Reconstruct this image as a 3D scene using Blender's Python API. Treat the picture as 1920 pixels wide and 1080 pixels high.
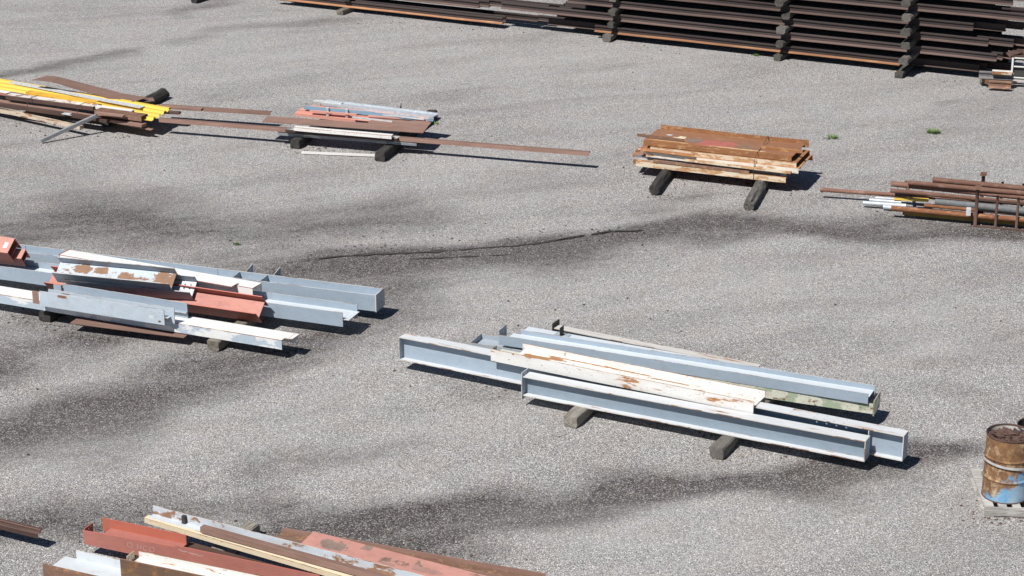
import bpy, bmesh, math, random
from mathutils import Vector, Matrix, noise
for o in list(bpy.data.objects): bpy.data.objects.remove(o)
sc = bpy.context.scene
COL = sc.collection
R = math.radians

# ---------------------------------------------------------------- camera
FPX = 3800.0; CH = 11.56; TH = math.atan(1380 / FPX)     # focal length in px of a 1920 wide frame, height, pitch
cd = bpy.data.cameras.new('camera'); cam = bpy.data.objects.new('camera', cd); COL.objects.link(cam)
cd.sensor_width = 36; cd.lens = FPX / 1920 * 36; cd.clip_start = .1; cd.clip_end = 3000
cam.location = (0, 0, CH); cam.rotation_euler = (math.pi / 2 - TH, 0, 0)
sc.camera = cam
# ---------------------------------------------------------------- sky and sun
SUN_EL = 53.5; SUN_FROM = Vector((-.67, -.742))             # the sun stands left behind the camera
az = math.atan2(SUN_FROM.x, SUN_FROM.y)
w = bpy.data.worlds.new('World'); sc.world = w; w.use_nodes = True
nt = w.node_tree; bg = nt.nodes['Background']
sky = nt.nodes.new('ShaderNodeTexSky'); sky.sky_type = 'NISHITA'; sky.sun_disc = False
sky.sun_elevation = R(SUN_EL); sky.sun_rotation = az; sky.altitude = 2500; sky.dust_density = .1
nt.links.new(sky.outputs[0], bg.inputs[0]); bg.inputs[1].default_value = .05
sd = bpy.data.lights.new('sun', 'SUN'); sd.energy = 5.0; sd.angle = R(.5); sd.color = (1, .965, .91)
sun = bpy.data.objects.new('sun', sd); COL.objects.link(sun)
sv = Vector((SUN_FROM.x * math.cos(R(SUN_EL)), SUN_FROM.y * math.cos(R(SUN_EL)), math.sin(R(SUN_EL))))
sun.rotation_euler = sv.to_track_quat('Z', 'Y').to_euler(); sun.location = sv * 60
# ---------------------------------------------------------------- exposure
vs = sc.view_settings; vs.view_transform = 'Standard'; vs.look = 'None'; vs.exposure = 0.18; vs.gamma = 1; vs.use_curve_mapping = False

# ---------------------------------------------------------------- placing: survey points of the photograph carried to the ground
def at(px, py, z=0.0):
    a = (px - 960) / FPX; b = (540 - py) / FPX
    d = Vector((a, math.cos(TH) + b * math.sin(TH), -math.sin(TH) + b * math.cos(TH)))
    return Vector((0, 0, CH)) + d * ((z - CH) / d.z)
def along(A, d, px):                                       # distance along a line A + s*d at which it meets an image column
    k = (px - 960) / FPX; Fv = Vector((0, math.cos(TH), -math.sin(TH))); r = A - Vector((0, 0, CH))
    return (k * r.dot(Fv) - r.x) / (d.x - k * d.dot(Fv))

# ---------------------------------------------------------------- materials
MATS = {}
def nodes(name):
    m = bpy.data.materials.new(name); m.use_nodes = True; t = m.node_tree
    return m, t, t.nodes, t.links, t.nodes['Principled BSDF']
def N(t, ty, **kw):
    n = t.nodes.new(ty)
    for k, v in kw.items(): setattr(n, k, v)
    return n
def coords(t, scale=(1, 1, 1), rnd=True):
    tc = N(t, 'ShaderNodeTexCoord'); mp = N(t, 'ShaderNodeMapping'); mp.inputs['Scale'].default_value = scale
    t.links.new(tc.outputs['Object'], mp.inputs['Vector'])
    if rnd:
        oi = N(t, 'ShaderNodeObjectInfo'); mu = N(t, 'ShaderNodeMath', operation='MULTIPLY'); mu.inputs[1].default_value = 61.7
        t.links.new(oi.outputs['Random'], mu.inputs[0]); t.links.new(mu.outputs[0], mp.inputs['Location'])
    return mp.outputs[0]
def noi(t, vec, scale, detail=5, rough=.6, dist=0.0):
    n = N(t, 'ShaderNodeTexNoise'); n.inputs['Scale'].default_value = scale; n.inputs['Detail'].default_value = detail
    n.inputs['Roughness'].default_value = rough; n.inputs['Distortion'].default_value = dist
    t.links.new(vec, n.inputs['Vector']); return n.outputs[0]
def rng(t, v, a, b, c=0.0, d=1.0):
    n = N(t, 'ShaderNodeMapRange'); n.inputs[1].default_value = a; n.inputs[2].default_value = b
    n.inputs[3].default_value = c; n.inputs[4].default_value = d; t.links.new(v, n.inputs[0]); return n.outputs[0]
def mix(t, f, a, b, mode='MIX'):
    n = N(t, 'ShaderNodeMix', data_type='RGBA', blend_type=mode)
    for v, i in ((f, 0), (a, 6), (b, 7)):
        if hasattr(v, 'links'): t.links.new(v, n.inputs[i])
        elif i == 0: n.inputs[0].default_value = v
        else: n.inputs[i].default_value = (*v, 1)
    return n.outputs[2]
def mth(t, op, a, b=0.0):
    n = N(t, 'ShaderNodeMath', operation=op)
    for i, v in enumerate((a, b)):
        if hasattr(v, 'links'): t.links.new(v, n.inputs[i])
        else: n.inputs[i].default_value = v
    return n.outputs[0]
def bump(t, h, s, d, prev=None):
    n = N(t, 'ShaderNodeBump'); n.inputs['Strength'].default_value = s; n.inputs['Distance'].default_value = d
    t.links.new(h, n.inputs['Height'])
    if prev: t.links.new(prev, n.inputs['Normal'])
    return n.outputs[0]

RUST_D = (.085, .045, .032); RUST_M = (.17, .088, .06); RUST_O = (.36, .165, .065)
def paint(name, base, rust=.3, rust_a=RUST_M, rust_b=RUST_O, stretch=.35, scale=5.0, rough=.5, chips=.5, grime=.25, second=None, second_amt=.5, patches=(), fine=0.0):
    """weathered paint on steel: faded base, optional second coat showing through, rust breaking out, chips, grime"""
    if name in MATS: return MATS[name]
    m, t, n, l, p = nodes(name); v = coords(t, (stretch, 1, 1)); vf = coords(t, (.6, 1, 1))
    big = noi(t, v, 1.7, 3, .5)
    c = mix(t, rng(t, big, .25, .75), tuple(x * .9 for x in base), tuple(min(1, x * 1.07) for x in base))
    if second: c = mix(t, rng(t, noi(t, v, scale * .7, 6, .65), .62 - second_amt * .3, .66 - second_amt * .3), c, second)
    gr = noi(t, vf, 9, 7, .7)
    c = mix(t, rng(t, gr, .45, .85, 0, grime), c, tuple(x * .45 for x in base))
    run = noi(t, coords(t, (2.2, 5.0, .45)), 4.5, 7, .72)
    c = mix(t, rng(t, run, .54, .80, 0, grime * .8), c, tuple(x * f for x, f in zip(base, (.55, .48, .42))))
    scr = noi(t, coords(t, (.035, 2.5, 2.5)), 26, 4, .6, .2)
    c = mix(t, mth(t, 'MULTIPLY', rng(t, scr, .64, .70, 0, .5), rng(t, big, .42, .6)), c, tuple(x * .4 + .02 for x in base))
    rn = noi(t, v, scale, 9, .68, .15)
    th = .84 - .5 * rust
    rm = rng(t, rn, th - .012, th + .02)
    ch = noi(t, vf, 38, 4, .6); cm = mth(t, 'MULTIPLY', rng(t, ch, .80 - .16 * chips, .82 - .16 * chips), rng(t, big, .4, .62))
    rm = mth(t, 'MAXIMUM', rm, cm)
    if fine: rm = mth(t, 'MAXIMUM', rm, rng(t, noi(t, coords(t, (.45, 1, 1)), 19, 8, .72, .3), .76 - .3 * fine, .78 - .3 * fine))
    halo = rng(t, rn, th - .10, th, 0, .35)
    c = mix(t, halo, c, tuple(a * .5 + b * .5 for a, b in zip(base, rust_b)))
    rc = mix(t, rng(t, noi(t, vf, 14, 6, .7), .35, .65), rust_a, rust_b)
    c = mix(t, rm, c, rc)
    if patches:                                             # stains and remnants of older coats at known places on the piece
        ov = N(t, 'ShaderNodeTexCoord').outputs['Object']; sx = N(t, 'ShaderNodeSeparateXYZ'); l.new(ov, sx.inputs[0]); wob = mth(t, 'ADD', rng(t, noi(t, ov, 6, 4, .7), .2, .8, -.9, .9), rng(t, noi(t, ov, 26, 6, .75), .2, .8, -.9, .9))
        for ax, cx, cy, hx, hy, pc in patches:
            dx = mth(t, 'DIVIDE', mth(t, 'ABSOLUTE', mth(t, 'SUBTRACT', sx.outputs[0], cx)), hx); dy = mth(t, 'DIVIDE', mth(t, 'ABSOLUTE', mth(t, 'SUBTRACT', sx.outputs[ax], cy)), hy)
            d = mth(t, 'ADD', mth(t, 'SQRT', mth(t, 'ADD', mth(t, 'POWER', dx, 4.0), mth(t, 'POWER', dy, 4.0))), wob); k = rng(t, d, .95, .85)
            c = mix(t, k, c, mix(t, rng(t, gr, .35, .7), pc, tuple(x * .72 for x in pc)))
    l.new(c, p.inputs['Base Color']); l.new(rng(t, rm, 0, 1, rough, .9), p.inputs['Roughness'])
    p.inputs['Specular IOR Level'].default_value = .3
    h = mth(t, 'ADD', mth(t, 'MULTIPLY', rm, -.6), mth(t, 'MULTIPLY', gr, .25))
    l.new(bump(t, h, .35, .004), p.inputs['Normal']); MATS[name] = m; return m
def rusty(name, a, b, c=None, scale=6.0, stretch=.4, streak=.3, rough=.88, fleck=0.0, fleck_col=(.6, .5, .38)):
    """bare rusted steel: two or three rust tones, fine pitting, faint streaks, optional flecks of old paint"""
    if name in MATS: return MATS[name]
    m, t, n, l, p = nodes(name); v = coords(t, (stretch, 1, 1)); vf = coords(t)
    col = mix(t, rng(t, noi(t, v, scale, 8, .65), .33, .67), a, b)
    if c: col = mix(t, rng(t, noi(t, v, scale * 1.9, 8, .7), .52, .64), col, c)
    st = noi(t, coords(t, (.12, 2.2, 2.2)), 16, 5, .6)
    col = mix(t, rng(t, st, .4, .75, 0, streak), col, tuple(x * .45 for x in a))
    pit = noi(t, vf, 120, 3, .6)
    col = mix(t, rng(t, pit, .5, .8, 0, .25), col, tuple(x * .55 for x in a))
    oi = N(t, 'ShaderNodeObjectInfo'); tone = N(t, 'ShaderNodeHueSaturation'); l.new(rng(t, oi.outputs['Random'], 0, 1, .74, 1.24), tone.inputs['Value']); l.new(col, tone.inputs['Color']); col = tone.outputs[0]
    if fleck: col = mix(t, rng(t, noi(t, v, 13, 8, .7), .74 - .25 * fleck, .76 - .25 * fleck), col, fleck_col)
    l.new(col, p.inputs['Base Color']); p.inputs['Roughness'].default_value = rough; p.inputs['Specular IOR Level'].default_value = .2
    l.new(bump(t, mth(t, 'ADD', pit, noi(t, vf, 30, 5, .6)), .35, .003), p.inputs['Normal']); MATS[name] = m; return m
def wood(name, a, b, dark=(.02, .018, .016), crack=.5):
    if name in MATS: return MATS[name]
    m, t, n, l, p = nodes(name); v = coords(t, (.09, 1, 1)); vf = coords(t)
    g = noi(t, v, 20, 7, .7, .8); big = noi(t, vf, 3.5, 4, .6)
    col = mix(t, rng(t, g, .38, .62), a, tuple(x * .8 for x in b))
    col = mix(t, rng(t, g, .62, .74, 0, .7), col, tuple(min(.6, x * 1.9) for x in a))
    col = mix(t, rng(t, noi(t, v, 60, 3, .5), .58, .66, 0, crack), col, dark)
    col = mix(t, rng(t, big, .5, .75, 0, .6), col, tuple(x * .4 for x in a))
    l.new(col, p.inputs['Base Color']); p.inputs['Roughness'].default_value = .9; p.inputs['Specular IOR Level'].default_value = .15
    l.new(bump(t, mth(t, 'ADD', g, noi(t, v, 60, 3, .5)), .6, .01), p.inputs['Normal']); MATS[name] = m; return m
def plain(name, col, rough=.7, metal=0.0):
    if name in MATS: return MATS[name]
    m, t, n, l, p = nodes(name); v = coords(t)
    c = mix(t, rng(t, noi(t, v, 12, 6, .65), .3, .7), tuple(x * .75 for x in col), tuple(min(1, x * 1.15) for x in col))
    l.new(c, p.inputs['Base Color']); p.inputs['Roughness'].default_value = rough; p.inputs['Metallic'].default_value = metal
    MATS[name] = m; return m

BLUE = (.33, .40, .475); WHITE = (.80, .785, .755); RED = (.41, .165, .135); SALMON = (.56, .27, .22)
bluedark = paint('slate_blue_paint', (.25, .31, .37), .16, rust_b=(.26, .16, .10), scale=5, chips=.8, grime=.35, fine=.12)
blue = (paint('pale_blue_paint', BLUE, .17, rust_b=(.26, .16, .10), scale=5, chips=.8, grime=.3, fine=.15), paint('pale_blue_paint_edge', (.60, .58, .54), .58, scale=6, rust_b=(.42, .25, .14)))
blue2 = (paint('blue_grey_paint', (.34, .39, .44), .15, scale=4, chips=.7, grime=.3), paint('blue_grey_paint_edge', (.45, .47, .48), .6, scale=6, rust_b=(.4, .25, .15)))
bluerust = (paint('pale_blue_paint_peeling', (.55, .61, .67), .60, (.22, .115, .07), (.33, .19, .115), stretch=.6, scale=3.2, chips=.4), blue[1])
bluepale = (paint('pale_blue_level', (.58, .63, .68), .15, scale=5, chips=.6, grime=.2), blue[1])  # paler blue for the level webs and flanges
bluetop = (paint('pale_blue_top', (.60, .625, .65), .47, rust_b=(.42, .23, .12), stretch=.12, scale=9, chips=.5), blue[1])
white = (paint('white_paint_rusty', (.74, .735, .715), .44, (.29, .13, .055), (.46, .23, .10), stretch=.2, scale=7, chips=1.2, grime=.12, fine=.45), paint('white_paint_edge', (.62, .5, .38), .80, (.2, .09, .045), (.36, .18, .08), stretch=.3, scale=9))
white2 = (paint('white_paint', (.78, .77, .75), .2, stretch=.4, scale=6, chips=.6, grime=.2), paint('white_paint_red_edge', RED, .4))
whiteblue = (paint('white_and_blue_paint', (.74, .75, .75), .3, stretch=.4, scale=7, chips=.9, second=(.42, .50, .58), second_amt=.42, fine=.35), white[1])
cream = (paint('cream_paint_rusty', (.72, .62, .45), .46, (.2, .1, .05), (.45, .27, .12), stretch=.3, scale=8, chips=1, grime=.3), paint('cream_edge', (.6, .45, .3), .7))
green = (paint('green_white_paint', (.60, .61, .52), .46, (.13, .06, .04), (.24, .12, .07), stretch=.8, scale=6, chips=1, second=(.33, .40, .29), second_amt=.35, grime=.6), paint('green_edge', (.35, .34, .25), .6))
red = (paint('red_oxide_primer', RED, .16, (.13, .07, .05), (.25, .12, .09), scale=4, chips=.3, grime=.35), paint('red_oxide_edge', (.5, .15, .11), .2))
salmon = (paint('faded_red_primer', SALMON, .34, (.14, .1, .08), (.24, .15, .12), stretch=.8, scale=3, chips=.4, grime=.4), paint('faded_red_edge', (.5, .18, .13), .35))
orangered = (paint('orange_red_primer', (.46, .15, .10), .08, scale=4, chips=.2), red[1])
brown = (rusty('brown_rust', (.225, .139, .112), (.30, .188, .152)),) * 2
brownr = (rusty('brown_rust_orange_bloom', (.18, .105, .077), (.245, .145, .105), (.42, .23, .12), scale=7, stretch=.8),) * 2
darkbrown = (rusty('dark_brown_rust', (.075, .048, .042), (.12, .074, .06)),) * 2
orange = (rusty('orange_rust', (.40, .185, .08), (.29, .135, .07), (.56, .35, .18), scale=9, fleck=.4), rusty('orange_rust_edge', (.38, .17, .075), (.28, .125, .065)))
orangew = (paint('white_paint_orange_rust', (.74, .71, .64), .58, (.33, .15, .06), (.52, .29, .13), stretch=.3, scale=9, chips=1), orange[1])
creamr = (paint('cream_paint_orange_rust', (.70, .60, .46), .68, (.36, .19, .09), (.58, .38, .21), stretch=.25, scale=11, chips=1), orange[1])
greyp = (paint('grey_paint_peeling', (.19, .205, .22), .4, stretch=.25, scale=6, chips=1, second=(.5, .5, .48), second_amt=.4), darkbrown[0])
pipebrown = (rusty('pipe_rust', (.165, .088, .066), (.22, .118, .086), (.28, .18, .145), scale=5, fleck=.12, fleck_col=(.4, .42, .44)),) * 2
pipeorange = (rusty('pipe_orange_rust', (.27, .115, .057), (.19, .085, .048), (.40, .21, .11), scale=10, fleck=.15),) * 2
railm = (rusty('rail_rust', (.048, .039, .039), (.075, .057, .054), scale=4, stretch=.15), rusty('rail_foot_rust', (.095, .067, .060), (.145, .098, .085), scale=4, stretch=.15))
railo = (railm[0], rusty('rail_orange_rust', (.38, .19, .095), (.24, .12, .075), (.46, .26, .13), scale=5, stretch=.12))
yellow = (paint('yellow_paint', (.76, .52, .09), .14, stretch=.3, scale=5, chips=.3, grime=.2), paint('yellow_edge', (.6, .36, .05), .5))
yellowr = (paint('yellow_paint_rusty', (.76, .44, .05), .56, (.3, .13, .05), (.5, .27, .1), stretch=.5, scale=5, chips=.6), paint('yellow_edge', (.6, .36, .05), .5))
galv = (plain('galvanised', (.52, .565, .61), .45, .25),) * 2
galvw = (plain('galvanised_pale', (.60, .62, .63), .5, .1),) * 2
steelgrey = (plain('grey_tube', (.33, .34, .35), .5, .2),) * 2
skyblue = (paint('sky_blue_paint', (.21, .34, .45), .25, stretch=.4, chips=.6), paint('sky_blue_edge', (.2, .34, .46), .5))
pinkred = (paint('pink_red_paint', (.66, .33, .265), .2, stretch=.4, chips=.4), paint('pink_red_edge', (.55, .2, .13), .4))
darkm = (plain('dark_steel', (.05, .045, .045), .7),) * 2
wgrey = wood('weathered_grey_timber', (.34, .31, .27), (.22, .20, .175))
wbrown = wood('grey_brown_timber', (.26, .23, .19), (.16, .14, .115))
wdark = wood('creosoted_timber', (.045, .042, .040), (.08, .075, .072))
wpale = wood('pale_pallet_board', (.52, .50, .47), (.42, .40, .375))
wmid = wood('dark_weathered_tie', (.13, .12, .11), (.22, .205, .185))
wtie = wood('old_tie', (.075, .07, .064), (.135, .126, .115))

# ---------------------------------------------------------------- mesh helpers
rnd = random.Random(7)
def tag(o, label=None, cat=None, group=None, kind=None):
    if label: o['label'] = label
    if cat: o['category'] = cat
    if group: o['group'] = group
    if kind: o['kind'] = kind
    return o
def link(name, verts, faces, mats, midx=None, parent=None, smooth=False):
    me = bpy.data.meshes.new(name); me.from_pydata([tuple(v) for v in verts], [], faces)
    for m in (mats if isinstance(mats, (tuple, list)) else (mats,)): me.materials.append(m)
    if midx: me.polygons.foreach_set('material_index', midx)
    if smooth: me.polygons.foreach_set('use_smooth', [True] * len(me.polygons))
    me.update()
    o = bpy.data.objects.new(name, me); COL.objects.link(o)
    if parent: o.parent = parent
    return o
def frame(A, B, roll=0.0):
    x = (B - A).normalized(); y = Vector((0, 0, 1)).cross(x).normalized(); z = x.cross(y)
    c, s = math.cos(R(roll)), math.sin(R(roll)); y2 = y * c + z * s; z2 = z * c - y * s
    return Matrix(((x.x, y2.x, z2.x, A.x), (x.y, y2.y, z2.y, A.y), (x.z, y2.z, z2.z, A.z), (0, 0, 0, 1)))
def thing(name, label, cat, M, group=None):
    o = bpy.data.objects.new(name, None); o.empty_display_size = .2; COL.objects.link(o); o.matrix_world = M
    tag(o, label, cat, group, 'thing'); o['_s'] = rnd.uniform(0, 99); return o
def warp(s, x, amp=.006):
    return (amp * noise.noise((x * .55 + s, s, 0)), amp * noise.noise((x * .55, s, s + 5)))
def box(parent, name, x0, x1, y0, y1, z0, z1, mats, seed=None, amp=.006, bow=0.0, label=None):
    """a plate: its broad faces take the first material, its cut edges the second"""
    nx = max(1, int(abs(x1 - x0) / .3)); V = []; Fc = []; mi = []
    s = seed if seed is not None else (parent['_s'] if parent and '_s' in parent else rnd.uniform(0, 99))
    for i in range(nx + 1):
        x = x0 + (x1 - x0) * i / nx; dy, dz = warp(s, x, amp); dz += bow * 4 * (i / nx) * (1 - i / nx)
        V += [(x, y0 + dy, z0 + dz), (x, y1 + dy, z0 + dz), (x, y1 + dy, z1 + dz), (x, y0 + dy, z1 + dz)]
    ev = [1, 0, 1, 0] if (y1 - y0) < (z1 - z0) else [0, 1, 0, 1]
    if max(y1 - y0, z1 - z0) < 2.2 * min(y1 - y0, z1 - z0): ev = [0, 0, 0, 0]
    for i in range(nx):
        for k in range(4):
            a = 4 * i + k; b = 4 * i + (k + 1) % 4
            Fc.append((a, b, b + 4, a + 4)[::-1]); mi.append(ev[k])
    e = 4 * nx; Fc += [(0, 1, 2, 3), (e + 3, e + 2, e + 1, e)]; mi += [1, 1]
    o = link(name, V, Fc, mats, mi, parent)
    if label: o['label'] = label
    return o
def plate(parent, name, outer, holes, th, mats, M=None, label=None):
    """flat plate of any outline in the local (u,v) plane, thickness along w, with real round holes (u, v, r)"""
    bm = bmesh.new(); E = []
    def loop(pts):
        vs = [bm.verts.new((p[0], p[1], 0)) for p in pts]
        for i in range(len(vs)): E.append(bm.edges.new((vs[i], vs[(i + 1) % len(vs)])))
    loop(outer)
    for u, v, r in holes: loop([(u + r * math.cos(2 * math.pi * k / 10), v + r * math.sin(2 * math.pi * k / 10)) for k in range(10)])
    bmesh.ops.triangle_fill(bm, use_beauty=True, use_dissolve=False, edges=E)
    r = bmesh.ops.extrude_face_region(bm, geom=bm.faces[:])
    bmesh.ops.translate(bm, verts=[g for g in r['geom'] if isinstance(g, bmesh.types.BMVert)], vec=(0, 0, th))
    bmesh.ops.recalc_face_normals(bm, faces=bm.faces[:])
    me = bpy.data.meshes.new(name); bm.to_mesh(me); bm.free()
    for m in mats: me.materials.append(m)
    for f in me.polygons: f.material_index = 0 if abs(f.normal.z) > .5 else 1
    o = bpy.data.objects.new(name, me); COL.objects.link(o)
    if parent: o.parent = parent
    if M is not None: o.matrix_local = M
    if label: o['label'] = label
    return o
CROSS = Matrix(((0, 0, 1, 0), (1, 0, 0, 0), (0, 1, 0, 0), (0, 0, 0, 1)))       # plate u,v -> local y,z ; thickness along x
def cross_plate(parent, name, x, y0, y1, z0, z1, th, mats, holes=(), label=None):
    return plate(parent, name, [(y0, z0), (y1, z0), (y1, z1), (y0, z1)], holes, th, mats, Matrix.Translation((x, 0, 0)) @ CROSS, label)
def web_plate(parent, name, x0, x1, y0, y1, z, th, mats, holes=(), label=None):
    return plate(parent, name, [(x0, y0), (x1, y0), (x1, y1), (x0, y1)], holes, th, mats, Matrix.Translation((0, 0, z)), label)
def front_plate(parent, name, outer, y, th, mats, holes=(), label=None):
    Mx = Matrix(((1, 0, 0, 0), (0, 0, -1, y + th), (0, 1, 0, 0), (0, 0, 0, 1)))
    return plate(parent, name, outer, holes, th, mats, Mx, label)
def span(pL, pR, z, zR=None): return at(pL[0], pL[1], z), at(pR[0], pR[1], z if zR is None else zR)
def section(name, label, cat, A, B, parts, mats, roll=0.0, group=None):
    """a rolled section: parts are (name, y0, y1, z0, z1, start, end[, mats[, label]]) in the bar's own frame"""
    t = thing(name, label, cat, frame(A, B, roll), group); L = (B - A).length
    for p in parts:
        xa = p[5] if len(p) > 5 else 0; xb = p[6] if len(p) > 6 else 0
        box(t, p[0], xa, L + xb, p[1], p[2], p[3], p[4], p[7] if len(p) > 7 and p[7] else mats, label=p[8] if len(p) > 8 else None)
    return t, L
def beam_up(name, label, A, B, d, b, mats, top=None, tf=.014, tw=.01, roll=0, cat='steel beam', group=None):
    return section(name, label, cat, A, B, [('flange', 0, b, d - tf, d, 0, 0, top or mats), ('web', b / 2 - tw / 2, b / 2 + tw / 2, tf, d - tf), ('flange', 0, b, 0, tf, 0, 0, top or mats)], mats, roll, group)
def beam_side(name, label, A, B, D, b, mats, f=(0, 0), wb=(0, 0), k=(0, 0), tf=.014, tw=.011, roll=0, cat='steel beam', group=None, wz=.5, fm=None, wm=None, km=None, fl=None):
    return section(name, label, cat, A, B, [('flange', 0, tf, 0, b, *f, fm, fl), ('web', tf, D - tf, b * wz - tw / 2, b * wz + tw / 2, *wb, wm), ('flange', D - tf, D, 0, b, *k, km)], mats, roll, group)
def bar(name, label, A, B, wdt, h, mats, cat='steel bar', roll=0, bow=0.0, group=None, amp=.005):
    o = box(None, name, 0, (B - A).length, 0, wdt, 0, h, mats, amp=amp, bow=bow); o.matrix_world = frame(A, B, roll); return tag(o, label, cat, group)
def tube_mesh(pts_r, L, n=18, th=.006, squash=1.0):
    V = []; Fc = []; st = [0.0]
    while st[-1] < L - .01: st.append(min(L, st[-1] + .5))
    s = rnd.uniform(0, 99)
    for x in st:
        dy, dz = warp(s, x, .008)
        for k in range(n):
            a = 2 * math.pi * k / n; V.append((x, dy + pts_r * math.cos(a), dz + pts_r * squash * math.sin(a)))
    m = len(st)
    for i in range(m - 1):
        for k in range(n): Fc.append((i * n + k, (i + 1) * n + k, (i + 1) * n + (k + 1) % n, i * n + (k + 1) % n)[::-1])
    for end, i in ((0, 0), (1, m - 1)):
        base = len(V); x = st[i]; dy, dz = warp(s, x, .008); sg = 1 if end == 0 else -1
        for rr, dx in ((pts_r - th, 0), (pts_r - th, .25 * sg)):
            for k in range(n):
                a = 2 * math.pi * k / n; V.append((x + dx, dy + rr * math.cos(a), dz + rr * squash * math.sin(a)))
        for k in range(n):
            q = (k + 1) % n
            f1 = (i * n + k, i * n + q, base + q, base + k); f2 = (base + k, base + q, base + n + q, base + n + k)
            Fc += [f1[::-1], f2[::-1]] if end else [f1, f2]
        cap = tuple(base + n + k for k in range(n)); Fc.append(cap[::-1] if end else cap)
    return V, Fc
def pipe(name, label, A, B, r, mats, cat='pipe', group=None, n=18, th=.006):
    V, Fc = tube_mesh(r, (B - A).length, n, th); o = link(name, V, Fc, mats[0], None, None, True)
    o.data.set_sharp_from_angle(angle=R(40)); o.matrix_world = frame(A, B); return tag(o, label, cat, group)
def strand(name, pts, r, mat, parent=None, n=6):
    """round wire or band through points"""
    V = []; Fc = []
    for i, p in enumerate(pts):
        d = (pts[min(i + 1, len(pts) - 1)] - pts[max(i - 1, 0)]).normalized()
        u = d.cross(Vector((0, 0, 1)) if abs(d.z) < .9 else Vector((1, 0, 0))).normalized(); v = d.cross(u)
        V += [p + (u * math.cos(2 * math.pi * k / n) + v * math.sin(2 * math.pi * k / n)) * r for k in range(n)]
    for i in range(len(pts) - 1):
        for k in range(n): Fc.append((i * n + k, i * n + (k + 1) % n, (i + 1) * n + (k + 1) % n, (i + 1) * n + k))
    Fc += [tuple(range(n))[::-1], tuple(range((len(pts) - 1) * n, len(pts) * n))]
    return link(name, V, Fc, mat, None, parent, True)
def timber(label, P, ang, L, w, h, mat, rough=.010, chamf=.018, cat='timber', group=None, name='timber', tilt=0.0):
    """a sawn timber lying from P (bottom centre of one end), worn edges and checks"""
    s = rnd.uniform(0, 99); nx = max(6, int(L / .09)); V = []; Fc = []
    prof = []
    for (cy, cz, a0) in ((-w / 2, 0, 180), (w / 2, 0, 270), (w / 2, h, 0), (-w / 2, h, 90)):
        sy = 1 if cy < 0 else -1; sz = 1 if cz == 0 else -1; c = chamf * rnd.uniform(.6, 1.6)
        prof.append([(cy + sy * (c if q else 0), cz + sz * (0 if q else c)) for q in ((0, 1) if a0 in (180, 0) else (1, 0))])
    ring = [p for q in prof for p in q]
    full = []
    for i in range(len(ring)):
        a = ring[i]; b = ring[(i + 1) % len(ring)]; full.append(a)
        if math.hypot(a[0] - b[0], a[1] - b[1]) > w * .4:
            for f in (.33, .66): full.append((a[0] + (b[0] - a[0]) * f, a[1] + (b[1] - a[1]) * f))
    n = len(full)
    for i in range(nx + 1):
        x = L * i / nx; e = .035 * (1 if i in (0, nx) else 0)
        for (y, z) in full:
            dn = rough * noise.fractal((x * 1.3 + s, y * 14, z * 14), 1, 2, 3); ex = .02 * noise.noise((y * 9, z * 9, s + i)) if i in (0, nx) else 0
            cy, cz = y * (1 - e), h / 2 + (z - h / 2) * (1 - e)
            V.append((x + ex, cy + dn * (1 if y > 0 else -1), max(0, cz + dn * (1 if z > h / 2 else 0) + .004 * noise.noise((x * .8, s, 1)))))
    for i in range(nx):
        for k in range(n): Fc.append((i * n + k, i * n + (k + 1) % n, (i + 1) * n + (k + 1) % n, (i + 1) * n + k)[::-1])
    for i in (0, nx):
        c = len(V); V.append((L * i / nx + rnd.uniform(-.01, .01), 0, h / 2))
        for k in range(n):
            f = (i * n + k, i * n + (k + 1) % n, c); Fc.append(f if i == 0 else f[::-1])
    o = link(name, V, Fc, mat); d = Vector((math.cos(R(ang)), math.sin(R(ang)), math.tan(R(tilt))))
    o.matrix_world = frame(P, P + d); return tag(o, label, cat, group)

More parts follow.
